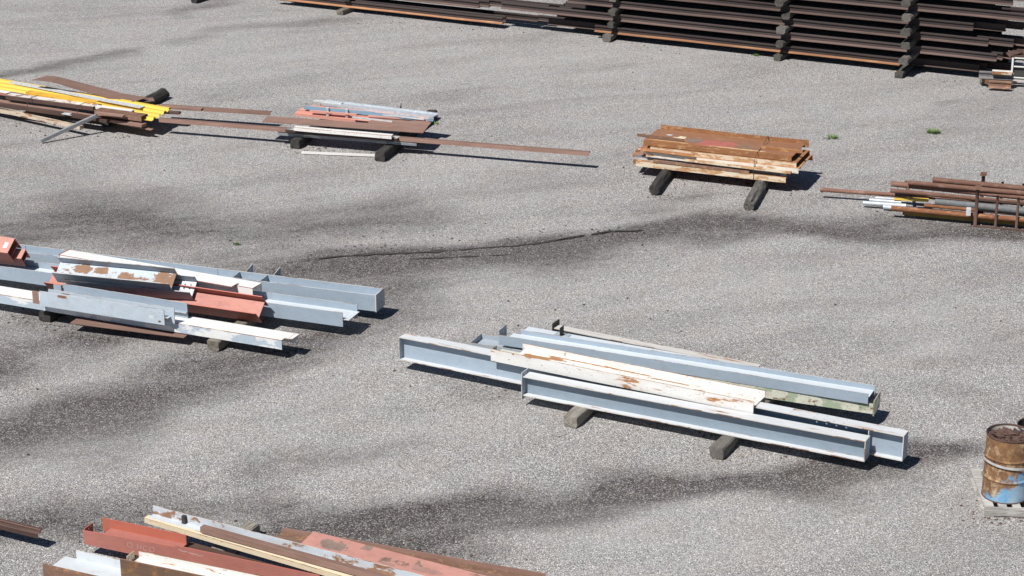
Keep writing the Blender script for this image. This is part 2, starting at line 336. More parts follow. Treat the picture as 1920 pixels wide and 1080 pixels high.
# ================================================================ GROUND
STAINS_AND_CRACK_SHADE = [  # (points in the photograph, half width m, strength): oil and damp darkening, and the crack's shadow painted on the paving
    ([(-40, 442), (150, 425), (330, 432), (500, 425), (660, 408), (760, 396)], 1.1, .55), ([(-40, 420), (120, 400), (250, 390)], 1.6, .25),
    ([(1190, 438), (1350, 420), (1500, 426), (1700, 442), (1960, 432)], .75, .66), ([(1250, 412), (1420, 408)], .4, .22),
    ([(640, 486), (760, 480), (870, 472), (1000, 462), (1080, 449), (1200, 430)], .45, .72), ([(420, 505), (650, 494), (900, 485), (1080, 470)], .9, .40),  # first stroke: shadow along the crack, painted into the ground colour
    ([(730, 560), (820, 522), (960, 505), (1120, 478)], 1.3, .30), ([(560, 500), (700, 520), (760, 560)], .9, .32),
    ([(560, 1010), (800, 968), (1000, 948), (1250, 908), (1500, 895), (1740, 856)], .62, .70), ([(900, 960), (1150, 930), (1300, 910)], .5, .3),
    ([(-40, 1000), (280, 955), (520, 960), (720, 1020)], .75, .55), ([(800, 1000), (900, 1060)], .5, .35),
    ([(-60, 800), (150, 775), (300, 735), (420, 692), (600, 640)], .95, .55), ([(-60, 840), (120, 820), (260, 800)], .6, .35), ([(480, 880), (620, 850), (760, 830)], .5, .3), ([(-60, 700), (60, 662), (170, 628)], .6, .45), ([(-60, 640), (60, 600), (180, 590)], .9, .3),
    ([(-60, 850), (200, 850)], .6, .2), ([(-60, 158), (100, 126), (232, 97)], .55, .6), ([(330, 78), (480, 47), (650, 40)], .6, .35), ([(340, 25), (450, -8)], .8, .4),
    ([(1225, 388), (1330, 362)], .5, .35), ([(1690, 660), (1960, 640)], .9, .22), ([(1500, 885), (1650, 868)], .5, .3), ([(1772, 190), (1790, 189)], .35, .3),
    ([(160, 372), (270, 392)], 1.0, .3), ([(-60, 300), (140, 330)], 1.2, .15), ([(1780, 720), (1960, 800)], .7, .2), ([(760, 690), (1000, 760)], .4, .25),
    ([(1330, 720), (1560, 800), (1700, 880)], .5, .25), ([(20, 610), (300, 655)], .4, .3), ([(1650, 410), (1960, 440)], .5, .3), ([(430, 560), (740, 600)], .8, .25)]
LIGHTS = [([(60, 860), (400, 800), (640, 760)], .8, .35), ([(640, 850), (800, 800), (960, 780)], .9, .35), ([(1000, 560), (1300, 540), (1650, 580)], 2.0, .30), ([(1050, 990), (1400, 960), (1800, 930)], .8, .35),
          ([(300, 330), (560, 360), (900, 330)], 2.0, .25), ([(300, 90), (700, 110), (1100, 120)], 3.0, .3), ([(120, 680), (300, 660)], .5, .3), ([(1500, 200), (1700, 180)], 3, .2), ([(1250, 1010), (1500, 1040), (1900, 1040)], .8, .3), ([(30, 760), (200, 700)], .35, .2)]
def seg_d(p, pts):
    best = 1e9
    for a, b in zip(pts, pts[1:]):
        ab = b - a; t_ = max(0, min(1, (p - a).dot(ab) / ab.length_squared)); best = min(best, (p - a - ab * t_).length)
    return best
def make_ground():
    def grid(a, b, st, far):
        v = [a + (b - a) * i / int((b - a) / st) for i in range(int((b - a) / st) + 1)]; return [a - f for f in far[::-1]] + v + [b + f for f in far]
    far = [1, 3, 8, 20, 50, 120, 300, 700, 1500]
    X = grid(-17, 17, .16, far); Y = grid(19.5, 58, .16, far)
    S = [([at(*p).xy for p in pts], hw, st) for pts, hw, st in STAINS_AND_CRACK_SHADE]; Lt = [([at(*p).xy for p in pts], hw, st) for pts, hw, st in LIGHTS]
    def boxed(L):
        r = []
        for pts, hw, st in L:
            e = hw * 2.4 + .5; r.append((pts, hw, st, min(p.x for p in pts) - e, max(p.x for p in pts) + e, min(p.y for p in pts) - e, max(p.y for p in pts) + e))
        return r
    S = boxed(S); Lt = boxed(Lt); V = []; C = []
    for y in Y:
        for x in X:
            p = Vector((x, y)); n1 = noise.fractal((x * .45, y * .45, 0), 1, 2, 4); q = p + Vector((.55 * noise.noise((x * .7, y * .7, 3)), .55 * noise.noise((x * .7, y * .7, 9))))
            d = 0.0; lt = 0.0
            for tgt, L in ((0, S), (1, Lt)):
                acc = 0.0
                for pts, hw, st, x0, x1, y0, y1 in L:
                    if x0 < x < x1 and y0 < y < y1:
                        r = seg_d(q, pts) / (hw * (1 + .35 * n1)) if hw else 9; acc = 1 - (1 - acc) * (1 - st * math.exp(-r * r * 1.1))
                if tgt: lt = acc
                else: d = acc
            V.append((x, y, .012 * noise.noise((x * .25, y * .25, 1)) - .006)); C.append((d, lt, .5 + .5 * n1, 1))
    nx = len(X); Fc = [(j * nx + i, j * nx + i + 1, (j + 1) * nx + i + 1, (j + 1) * nx + i) for j in range(len(Y) - 1) for i in range(nx - 1)]
    m, t, n, l, p = nodes('exposed_aggregate_paving')
    tc = N(t, 'ShaderNodeTexCoord').outputs['Object']
    vo = N(t, 'ShaderNodeTexVoronoi'); vo.inputs['Scale'].default_value = 90; vo.inputs['Randomness'].default_value = 1; l.new(tc, vo.inputs['Vector'])
    vo2 = N(t, 'ShaderNodeTexVoronoi'); vo2.inputs['Scale'].default_value = 70; l.new(tc, vo2.inputs['Vector'])
    sp = N(t, 'ShaderNodeSeparateColor'); l.new(vo.outputs['Color'], sp.inputs[0]); sp2 = N(t, 'ShaderNodeSeparateColor'); l.new(vo2.outputs['Color'], sp2.inputs[0])
    at_ = N(t, 'ShaderNodeVertexColor', layer_name='wear_and_shade'); sw = N(t, 'ShaderNodeSeparateColor'); l.new(at_.outputs[0], sw.inputs[0])
    # stone chips: grey, warm, pale
    cr = N(t, 'ShaderNodeValToRGB'); l.new(sp.outputs[0], cr.inputs[0]); e = cr.color_ramp; e.interpolation = 'CONSTANT'
    for pos, c in ((0, (.13, .127, .126)), (.17, (.27, .265, .263)), (.40, (.40, .395, .392)), (.64, (.33, .315, .311)), (.76, (.58, .573, .567)), (.92, (.95, .945, .935))):
        el = e.elements[0] if pos == 0 else e.elements.new(pos); el.color = (*c, 1); el.position = pos
    while len(e.elements) > 6: e.elements.remove(e.elements[-1])
    base = cr.outputs[0]
    base = mix(t, rng(t, sp2.outputs[1], .90, .92, 0, .75), base, (.62, .60, .57))
    base = mix(t, rng(t, sp2.outputs[2], .88, .90, 0, .6), base, (.07, .065, .062))
    mpr = N(t, 'ShaderNodeMapping'); mpr.vector_type = 'TEXTURE'; mpr.inputs['Rotation'].default_value = (0, 0, R(20)); mpr.inputs['Scale'].default_value = (4.2, 1, 1); l.new(tc, mpr.inputs['Vector']); tr = mpr.outputs[0]
    drag = noi(t, tr, .75, 7, .62, .4); drag2 = noi(t, tr, 2.6, 6, .7, .3)
    hue = noi(t, tc, 1.1, 4, .6); base = mix(t, rng(t, hue, .4, .7, 0, .5), base, mix(t, 1.0, base, (1.06, .96, .93), 'MULTIPLY'))
    # matrix between the chips shows darker
    base = mix(t, rng(t, vo.outputs['Distance'], .45, .8, 0, .55), base, (.09, .085, .08))
    fine = noi(t, tc, 5.5, 7, .7); mid = noi(t, tc, .9, 6, .65)
    brk = mth(t, 'ADD', mth(t, 'MULTIPLY', mth(t, 'SUBTRACT', fine, .5), .28), mth(t, 'ADD', mth(t, 'MULTIPLY', mth(t, 'SUBTRACT', drag2, .5), .5), mth(t, 'MULTIPLY', mth(t, 'SUBTRACT', drag, .5), .5)))
    stain_shade = mth(t, 'MULTIPLY', rng(t, mth(t, 'ADD', sw.outputs[0], mth(t, 'MULTIPLY', brk, rng(t, sw.outputs[0], .0, .2))), .08, .63), rng(t, fine, .25, .75, .78, 1.15))
    stain_shade = mth(t, 'MAXIMUM', stain_shade, mth(t, 'MULTIPLY', rng(t, drag, .49, .80, 0, .50), rng(t, fine, .25, .75, .7, 1.2))); stain_shade = mth(t, 'MAXIMUM', stain_shade, rng(t, drag2, .60, .84, 0, .24))
    # stained areas: the pale film on the chips is gone, only the brightest chips stay light
    dk = mix(t, 1.0, base, (.24, .222, .218), 'MULTIPLY'); dk = mix(t, rng(t, sp2.outputs[0], .85, .88, 0, .55), dk, (.56, .55, .54))
    base = mix(t, stain_shade, base, dk)
    pale = mix(t, .5, base, (.50, .49, .48))
    base = mix(t, mth(t, 'MULTIPLY', sw.outputs[1], rng(t, fine, .3, .7, .6, 1.2)), base, pale)
    base = mix(t, rng(t, drag, .48, .28, 0, .45), base, mix(t, .45, base, (.50, .492, .485)))
    base = mix(t, rng(t, mid, .35, .75, .0, .40), base, mix(t, 1.0, base, (.80, .795, .79), 'MULTIPLY'))
    base = mix(t, rng(t, noi(t, tc, 2.3, 8, .75), .60, .72, 0, .5), base, mix(t, 1.0, base, (.5, .47, .46), 'MULTIPLY'))
    l.new(base, p.inputs['Base Color']); p.inputs['Roughness'].default_value = .85; p.inputs['Specular IOR Level'].default_value = .25
    h = mth(t, 'ADD', mth(t, 'MULTIPLY', vo.outputs['Distance'], -1.0), mth(t, 'MULTIPLY', sp.outputs[1], .5))
    l.new(bump(t, h, .55, .012), p.inputs['Normal'])
    o = link('ground', V, Fc, m, None, None, True); o['kind'] = 'structure'
    ca = o.data.color_attributes.new('wear_and_shade', 'FLOAT_COLOR', 'POINT'); ca.data.foreach_set('color', [v for c in C for v in c])
    return o
make_ground()
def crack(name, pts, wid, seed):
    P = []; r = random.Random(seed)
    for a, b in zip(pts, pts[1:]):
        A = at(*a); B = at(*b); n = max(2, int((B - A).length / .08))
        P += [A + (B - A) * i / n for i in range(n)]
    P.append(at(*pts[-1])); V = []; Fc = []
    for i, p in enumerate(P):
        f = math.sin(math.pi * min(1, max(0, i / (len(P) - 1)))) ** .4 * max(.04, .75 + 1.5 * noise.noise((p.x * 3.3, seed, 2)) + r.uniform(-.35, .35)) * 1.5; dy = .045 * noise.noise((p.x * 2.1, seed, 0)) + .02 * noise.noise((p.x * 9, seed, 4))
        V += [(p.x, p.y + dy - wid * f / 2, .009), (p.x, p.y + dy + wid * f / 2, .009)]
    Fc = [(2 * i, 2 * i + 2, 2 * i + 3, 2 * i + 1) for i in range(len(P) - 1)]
    o = link(name, V, Fc, plain('crack_shade', (.05, .044, .041), .95)); o['kind'] = 'structure'  # dark ribbon: the shade inside the crack, painted as colour
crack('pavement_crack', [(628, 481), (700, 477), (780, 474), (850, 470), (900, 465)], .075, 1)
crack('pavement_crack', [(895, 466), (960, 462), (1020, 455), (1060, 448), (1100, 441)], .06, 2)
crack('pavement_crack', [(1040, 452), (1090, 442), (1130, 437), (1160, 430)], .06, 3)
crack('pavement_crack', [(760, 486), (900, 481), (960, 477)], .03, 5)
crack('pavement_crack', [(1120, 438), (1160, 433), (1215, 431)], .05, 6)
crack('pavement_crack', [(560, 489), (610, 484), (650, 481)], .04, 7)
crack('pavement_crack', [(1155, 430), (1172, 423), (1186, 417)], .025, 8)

# ================================================================ CENTRE STACK of pale blue beams
A, B = span((749.5, 675), (1690, 865), .17)
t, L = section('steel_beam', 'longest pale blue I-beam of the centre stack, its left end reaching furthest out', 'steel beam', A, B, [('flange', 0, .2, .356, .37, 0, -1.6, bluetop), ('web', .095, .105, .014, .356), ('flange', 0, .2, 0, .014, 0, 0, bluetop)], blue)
web_plate(t, 'flange_end', L - 1.598, L, 0, .2, .356, .014, bluetop, [(L - 1.25 + .14 * i, y, .013) for i in range(4) for y in (.04, .16)])
cross_plate(t, 'end_plate', -.012, 0, .2, 0, .37, .012, blue2, [(.045, .1, .012), (.045, .19, .012), (.045, .28, .012), (.155, .1, .012), (.155, .19, .012), (.155, .28, .012)])
cross_plate(t, 'end_plate', L, .0, .2, 0, .37, .012, blue, [(.05, .06, .011), (.05, .31, .011)])
cross_plate(t, 'stiffener', L - .48, .003, .094, .015, .355, .012, blue, [])
cross_plate(t, 'stiffener', L - .48, .106, .197, .015, .355, .012, blue, [])
A, B = span((980, 742), (1619, 866), .17)
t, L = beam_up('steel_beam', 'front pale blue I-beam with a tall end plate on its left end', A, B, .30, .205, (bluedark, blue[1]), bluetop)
cross_plate(t, 'end_plate', -.014, -.02, .2, -.055, .36, .014, blue2, [(.03, -.02, .012), (.15, -.02, .012), (.03, .325, .012), (.15, .325, .012)])
cross_plate(t, 'end_plate', L, .0, .205, 0, .3, .012, blue, [(.05, .07, .012), (.05, .15, .012), (.05, .23, .012), (.13, .07, .012), (.13, .15, .012), (.13, .23, .012)])
# white rusty beam, web flat on the long beam
A, B = span((924, 674), (1415, 773), .46); sh = Vector((-.028, -.054, 0)); A += sh; B += sh
t, L = beam_side('steel_beam', 'white beam with orange rust blotches lying on its side on the centre stack', A, B, .44, .18, white, wm=(paint('white_web_rust_lines', (.76, .74, .70), .42, (.29, .13, .055), (.46, .23, .10), stretch=.2, scale=7, chips=1.2, grime=.12, fine=.5, patches=[(1, 1.25, .37, .5, .022, (.40, .19, .08)), (1, 2.0, .36, .45, .018, (.38, .18, .08)), (1, .62, .22, .22, .07, (.42, .21, .09)), (1, .95, .30, .15, .05, (.40, .2, .09)), (1, 2.7, .30, .3, .02, (.4, .2, .09)), (1, 3.2, .16, .07, .06, (.36, .17, .08)), (1, 1.6, .14, .10, .04, (.4, .2, .09))]), white[1]), wb=(.34, 0), k=(.30, 0), tf=.016)
cross_plate(t, 'bracket', .02, .018, .13, .10, .20, .01, green, [(.08, .16, .012)])
web_plate(t, 'seat_plate', .02, .335, .017, .30, .075, .01, green)
# lower beam with mottled green front flange, end plates both ends
A, B = span((884, 661), (1636, 777), .2)
t, L = beam_side('steel_beam', 'low beam with mottled green and white front flange, under the pale blue beam', A, B, .40, .155, blue2, f=(2.6, 0), fm=green, fl='mottled green and white flange with rust', tf=.014)
box(t, 'flange', 0, 2.598, 0, .014, 0, .155, blue2)
cross_plate(t, 'end_plate', -.012, 0, .40, 0, .17, .012, blue2, [])
cross_plate(t, 'end_plate', L, .01, .40, -.03, .20, .014, green, [(.1, .02, .012), (.3, .02, .012)])
A, B = span((935, 646), (1627, 757.5), .362)
t, L = beam_side('steel_beam', 'pale blue beam on its side on top at the back of the centre stack', A, B, .34, .155, blue, k=(.22, .02), wb=(.1, 0), wm=bluepale)
cross_plate(t, 'end_plate', -.012, .02, .30, .02, .22, .012, blue2, [(.09, .13, .011), (.16, .15, .011), (.23, .17, .011)])
A, B = span((991.5, 612), (1600, 722), .36); pv = Vector((-(B - A).y, (B - A).x, 0)).normalized() * .24; A = A - pv - Vector((0, 0, .19)); B = B - pv - Vector((0, 0, .19))
t, L = beam_up('steel_beam', 'pale blue I-beam with a small upright tab on its flange, behind the stack', A, B, .19, .24, blue, bluepale)
web_plate(t, 'base_plate', .50, .74, .02, .20, .1915, .008, blue2, [(.53, .06, .012), (.71, .06, .012), (.53, .17, .012), (.71, .17, .012)])
cross_plate(t, 'tab', .62, .04, .17, .20, .34, .01, darkm)
A, B = span((1038, 615), (1420, 689.5), .34); A.z = B.z = .17
t, L = beam_up('steel_beam', 'narrow rust streaked beam slanting away at the back, holed end plate at its left end', A, B, .17, .15, blue2, (paint('pale_grey_rust_streaks', (.55, .54, .52), .52, (.22, .11, .06), (.40, .23, .13), stretch=.08, scale=12), blue[1]))
cross_plate(t, 'end_plate', -.012, -.03, .2, -.02, .25, .012, darkm, [(.03, .21, .012), (.10, .21, .012), (.03, .04, .012), (.1, .04, .012)])
timber('grey timber end under the front I-beam, nearer its holed left end', at(1069, 802), 64, 2.3, .20, .168, wgrey, group='timbers under the beams')
timber('split grey timber end under the front I-beam, nearer its right end', at(1343, 861), 64, 2.3, .20, .168, wmid, rough=.018, group='timbers under the beams')

# ================================================================ LEFT STACK
A, B = span((-60, 488), (704, 584), .17)
t, L = beam_side('steel_column', 'long pale blue column with a bolted end plate, back of the left stack', A, B, .34, .275, blue, cat='steel column', tf=.018)
cross_plate(t, 'end_plate', L, -.005, .345, -.01, .285, .018, (blue2[0], blue[1]), [(.10, .10, .016), (.22, .10, .016), (.10, .20, .016), (.22, .20, .016)])
for k in (2.55, 2.05):
    xs = L - k
    plate(t, 'stiffener', [(.0185, .15), (.3215, .15), (.3215, .274), (.0185, .26)], [], .012, blue2, Matrix.Translation((xs, 0, 0)) @ CROSS)
    plate(t, 'gusset', [(.341, .0), (.60, .12), (.60, .33), (.341, .275)], [(.52, .26, .012)], .012, blue2, Matrix.Translation((xs + .10, 0, 0)) @ CROSS)
for x_ in (.95, 2.9, 4.6):
    box(t, 'weld_seam', x_, x_ + .008, -.003, .0, .01, .265, (RB := rusty('seam_rust', (.2, .11, .07), (.3, .2, .14)), RB)); box(t, 'weld_seam', x_, x_ + .008, .319, .322, .15, .27, (RB, RB))
web_plate(t, 'seat_plate', L - 2.44, L - 1.95, .345, .58, .15, .012, blue)
A, B = span((-60, 515.7), (643, 613), .18)
t, L = beam_side('steel_beam', 'pale blue beam on its side with a coped end, in front of the long column', A, B, .43, .235, blue, k=(0, .06), wb=(0, -.02), wm=bluepale)
web_plate(t, 'coped_web_end', L - .019, L + .10, .016, .412, .112, .011, bluepale, [(L + .05, .08, .012), (L + .05, .16, .012), (L + .05, .24, .012), (L + .05, .32, .012)])
A, B = span((96, 546), (491, 605), .18)
t, L = beam_side('steel_beam', 'red oxide beam tipped forward, open side up, right of the nested blue beams', A, B, .32, .29, (paint('red_primer_shaded', (.33, .105, .08), .2, (.13, .07, .05), (.25, .12, .09), scale=4, chips=.4, grime=.5), red[1]), roll=42, wm=(paint('red_primer_lit', (.48, .215, .175), .25, (.16, .1, .08), (.28, .16, .13), scale=4, chips=.4, grime=.7), red[1]))  # flange shade and web sunlight are put into the two primer colours
A, B = span((131, 543), (364.5, 566), .345)
t, L = beam_side('steel_beam', 'tipped blue grey beam with bolt holes in its web, under the rust patched one', A, B, .31, .28, blue2, roll=38, wb=(0, -.26), wm=bluerust)
web_plate(t, 'web_end', L - .26, L, .015, .295, .134, .011, bluerust, [(L - .18 + .1 * i, .08 + .07 * k, .014) for i in (0, 1) for k in range(3)])
A, B = span((108, 529), (326, 551), .49)
t, L = beam_side('steel_beam', 'topmost tipped beam of the left stack with large brown rust patches on its web', A, B, .31, .28, blue2, roll=38, wm=(paint('pale_blue_paint_big_scabs', (.47, .54, .61), .50, (.22, .115, .07), (.33, .19, .115), stretch=.6, scale=3.2, chips=.4, patches=[(1, 1.98, .16, .30, .13, (.27, .15, .09)), (1, .45, .2, .16, .08, (.27, .15, .09)), (1, 1.2, .15, .14, .08, (.27, .15, .09)), (1, 2.2, .12, .12, .16, (.25, .14, .09)), (1, .75, .21, .12, .06, (.27, .15, .09))]), blue[1]))
A, B = span((113, 492), (474, 556), .45)
t, L = section('steel_channel', 'white topped red edged channel wedged behind the tipped beams', 'steel channel', A, B, [('web', 0, .27, .127, .14), ('flange', 0, .012, 0, .127), ('flange', .258, .27, 0, .127)], white2)
cross_plate(t, 'end_plate', -.012, -.01, .28, -.02, .15, .012, red)
A, B = span((340, 522), (434, 539), .605)
bar('steel_plate', 'short white plate with red edge on the end of the wedged white channel', A, B, .2, .014, white2, 'steel plate')
A, B = span((-60, 559), (528.7, 655.6), .17)
t, L = section('steel_channel', 'long white and blue peeling channel at the front of the left stack', 'steel channel', A, B, [('web', 0, .33, .145, .157, 0, 0, (white2[0], white[1])), ('flange', 0, .012, 0, .145, 0, 0, whiteblue), ('flange', .318, .33, 0, .145, 0, .10)], whiteblue)
web_plate(t, 'coped_web_end', L + .002, L + .13, .10, .33, .145, .012, white, [(L + .06, .14 + .05 * k, .01) for k in range(4)])
A, B = span((75.5, 573), (309, 610), .332)
t, L = section('steel_beam', 'light blue beam lying against the front of the left stack above the white channel', 'steel beam', A, B,
               [('flange', 0, .014, 0, .25), ('web', .014, .10, .11, .122, .05, .06), ('flange', .10, .114, .01, .26, .10, .12)], (paint('light_blue_scratched', (.47, .54, .61), .2, RUST_D, (.2, .13, .1), stretch=.5, scale=5, chips=.85, grime=.35, fine=.2, patches=[(2, .42, .205, .09, .022, (.27, .13, .08)), (2, 2.05, .10, .05, .035, (.62, .66, .68)), (2, 2.2, .05, .03, .02, (.16, .11, .07))]), blue[1]))
cross_plate(t, 'end_stub', -.12, -.02, .0, .03, .24, .11, (white2[0], brown[0]))
A, B = span((116, 562), (349, 599), .332)
t, L = section('steel_angle', 'pale angle with a toothed left end standing behind the light blue beam', 'steel angle', A, B,
               [('flange', .05, .062, 0, .255), ('web', 0, .05, .10, .112, .2, .0), ('tab', .0, .012, .10, .24, -.14, -(B - A).length)], blue)
A = at(131, 607, .14); B = at(345, 634, .14)
bar('rust_plate', 'flat rusty plate sticking out under the front of the left stack', A, B, .2, .012, brown, 'steel plate')
A, B = span((-70, 478), (27, 492), .50)
t, L = beam_side('red_beam', 'red beam with a grey sticker, highest piece at the left edge of the photo', A, B, .30, .26, red, roll=38)
web_plate(t, 'cover_plate', 0, L, .0, .30, .262, .012, salmon, label='flat salmon top plate')
web_plate(t, 'sticker', L - .14, L - .06, .09, .2, .2755, .001, galvw)
A, B = span((-70, 486), (48, 500), .40)
t, L = beam_side('red_beam', 'second red beam poking out under the one with the sticker', A, B, .2, .2, red, roll=34)
web_plate(t, 'cover_plate', 0, L, .0, .2, .202, .012, salmon)
timber('dark timber block under the left end of the left stack', at(84, 603), 68, 2.2, .22, .168, wdark)
timber('grey brown timber block under the right end of the left stack', at(400, 658), 68, 2.2, .20, .168, wbrown)

# ================================================================ BOTTOM LEFT PILE
A, B = span((-70, 976), (71, 1010), .16)
t, L = section('rail_channel', 'thin brown stepped channel at the left edge above the bottom pile', 'steel channel', A, B, [('web', .0, .01, 0, .062), ('flange', .01, .06, .052, .062), ('lip', .06, .07, .052, .09), ('flange', .07, .11, .08, .09)], (MATS['dark_brown_rust'], brown[0]))
A, B = span((157.5, 1020), (600, 1115), .15)
t = thing('red_beam', 'red beam with white chalk writing on its side, in the bottom left pile', 'steel beam', frame(A, B)); L = (B - A).length
front_plate(t, 'flange', [(0, 0), (L, 0), (L, .25), (1.32, .245), (1.30, .225), (0, .185)], 0, .014, red)
box(t, 'web', .22, 1.30, .015, .27, .12, .132, (red[0], red[1])); box(t, 'flange', .10, 1.30, .27, .284, .07, .25, orangered)
cross_plate(t, 'end_plate', .0, .015, .20, .02, .20, .012, red, [(.06, .15, .011), (.11, .16, .011), (.16, .17, .011)])
chalk = plain('white_chalk', (.62, .52, .50), .9)
def writing(parent, txt, x, z, size, shear, mat, y=-.002, slope=0.0):
    cu = bpy.data.curves.new('chalk_writing', 'FONT'); cu.body = txt; cu.size = size; cu.shear = shear; cu.offset = -.0035; cu.space_character = 1.15
    ob = bpy.data.objects.new('tmp', cu); COL.objects.link(ob); dg = bpy.context.evaluated_depsgraph_get()
    me = bpy.data.meshes.new_from_object(ob.evaluated_get(dg)); bpy.data.objects.remove(ob)
    for p_ in me.vertices: p_.co.y += .006 * noise.noise((p_.co.x * 20, p_.co.y * 20, 0))
    me.materials.clear(); me.materials.append(mat)
    o = bpy.data.objects.new('chalk_writing', me); COL.objects.link(o); o.parent = parent
    o.matrix_local = Matrix.Translation((x, y, z)) @ Matrix.Rotation(math.pi / 2, 4, 'X') @ Matrix.Rotation(slope, 4, 'Z'); return o
writing(t, 'O HCO', .62, .085, .11, .15, chalk)
def chalk_line(parent, pts, wdt=.006, y=-.002):
    V = []; Fc = []
    for i, (x, z) in enumerate(pts): V += [(x, y, z - wdt / 2), (x, y, z + wdt / 2)]
    Fc = [(2 * i, 2 * i + 2, 2 * i + 3, 2 * i + 1) for i in range(len(pts) - 1)]
    link('chalk_mark', V, Fc, chalk, None, parent)
chalk_line(t, [(1.36, .205), (1.42, .19), (1.40, .185), (1.48, .195)]); chalk_line(t, [(1.5, .19), (1.56, .182), (1.60, .188), (1.66, .178), (1.70, .184)])
A, B = span((82.5, 1094), (300, 1145), .10)
t, L = beam_side('steel_beam', 'pale blue beam with brown rusted front flange, lowest in the bottom left corner', A, B, .46, .26, (paint('pale_blue_scuffed', (.58, .62, .65), .36, (.3, .22, .22), (.38, .28, .27), stretch=.6, scale=4), blue[1]), fm=brownr, fl='brown rusted front flange', wb=(.0, 0), k=(.16, 0), wz=.55)
A, B = span((228, 1092), (500, 1150), .18)
t, L = beam_side('steel_beam', 'white webbed beam with a plain rusty front plate at the bottom edge', A, B, .26, .31, white, fm=(rusty('brown_rust_dull', (.11, .07, .05), (.16, .095, .06), (.27, .13, .05), scale=4, stretch=1), brown[0]), wb=(.10, 0), k=(.1, 0), wz=.72, fl='plain rusty front plate')
cross_plate(t, 'bracket', .06, .05, .2, .236, .33, .01, cream, [(.09, .275, .016), (.15, .295, .016)])
A, B = span((278, 972), (800, 1109), .33)
t, L = section('steel_angle', 'long pale blue angle with rust scabs, uppermost of the bottom left pile', 'steel angle', A, B, [('leg', 0, .10, 0, .012), ('leg', .10, .112, 0, .13)], (bluerust[0], blue[1]))
cross_plate(t, 'tab', .47, .055, .10, .014, .12, .05, darkm)
A, B = span((376, 997), (760, 1104), .36)
t, L = section('steel_angle', 'plain brown angle lying along the front of the pale blue angle', 'steel angle', A + Vector((0, -.02, 0)), B + Vector((0, -.02, 0)), [('leg', 0, .01, 0, .075), ('leg', .01, .08, .065, .075)], brown)
A, B = span((271, 980), (700, 1107), .27)
t, L = section('cream_channel', 'cream painted rust speckled channel between the red beam and the brown angle', 'steel channel', A, B, [('web', 0, .09, .06, .07), ('flange', 0, .008, 0, .06), ('flange', .082, .09, 0, .06)], cream)
A, B = span((514, 1021), (1010, 1109), .17)
t, L = beam_side('steel_beam', 'brown rusty beam lying open side up under the salmon plate, bottom pile', A, B, .24, .12, brown, wm=brownr, tf=.01)
A = at(563, 1022, .34); B = at(910, 1113, .34)
bar('salmon_plate', 'faded salmon pink plate with grey scorched patches in the bottom pile', A, B, .30, .012, (paint('salmon_scorched', (.50, .25, .21), .42, (.14, .1, .08), (.24, .15, .12), stretch=.8, scale=3, chips=.4, grime=.4, patches=[(1, .40, .13, .19, .09, (.26, .19, .16)), (1, .80, .26, .07, .06, (.30, .2, .17)), (1, 1.2, .06, .10, .03, (.34, .2, .18)), (1, 1.7, .12, .2, .05, (.38, .22, .19))]), salmon[1]), 'steel plate', roll=8)
A, B = span((330, 1046), (700, 1150), .16)
bar('dark_bar', 'dark rusty bar in the shadow between the red beam and the cream channel', A, B, .30, .08, darkbrown)
far = at(475, 1001, 0); timber('pale grey timber end sticking out behind the bottom left pile', far, 245, 2.6, .20, .17, wgrey)
timber('dark timber under the red chalked beam', at(262, 1070), 65, .75, .2, .145, wdark)

# ================================================================ DRUMS ON THE PALLET
def drum(name, label, base, mats, rot=0.0):
    t = thing(name, label, 'steel drum', Matrix.Translation(base) @ Matrix.Rotation(rot, 4, 'Z')); n = 48; r = .286
    def lathe(nm, prof, mat):
        V = []; Fc = []
        for (rr, z) in prof:
            for k in range(n):
                a = 2 * math.pi * k / n; dn = .006 * noise.noise((math.cos(a) * 1.6 + base.x, math.sin(a) * 1.6, z * 3)); V.append(((rr + dn) * math.cos(a), (rr + dn) * math.sin(a), z))
        for i in range(len(prof) - 1):
            for k in range(n): Fc.append((i * n + k, i * n + (k + 1) % n, (i + 1) * n + (k + 1) % n, (i + 1) * n + k))
        return link(nm, V, Fc, mat, None, t, True)
    prof = [(r, .012)] + [(r, .03 + .03 * i) for i in range(0, 29)]
    def rib(z):
        return sum(.013 * math.exp(-((z - c) / .012) ** 2) for c in (.295, .575))
    zz = sorted(set([.012, .03, .86] + [.05 + i * .04 for i in range(20)] + [c + d for c in (.295, .575) for d in (-.03, -.02, -.012, -.006, 0, .006, .012, .02, .03)]))
    lathe('shell', [(r + rib(z), z) for z in zz], mats[0]); lathe('liner', [(r - .004, .86), (r - .004, .55)], mats[1])
    lathe('rim', [(r - .006, .857), (r - .006, .875), (r, .881), (r + .008, .875), (r + .008, .862), (r, .855)], mats[2]); lathe('rim', [(r, .0), (r + .007, .0), (r + .007, .016), (r, .02)], mats[2])
    V = [((r - .005) * math.cos(2 * math.pi * k / n), (r - .005) * math.sin(2 * math.pi * k / n), .02) for k in range(n)]
    link('bottom', V, [tuple(range(n))], mats[2], None, t); return t
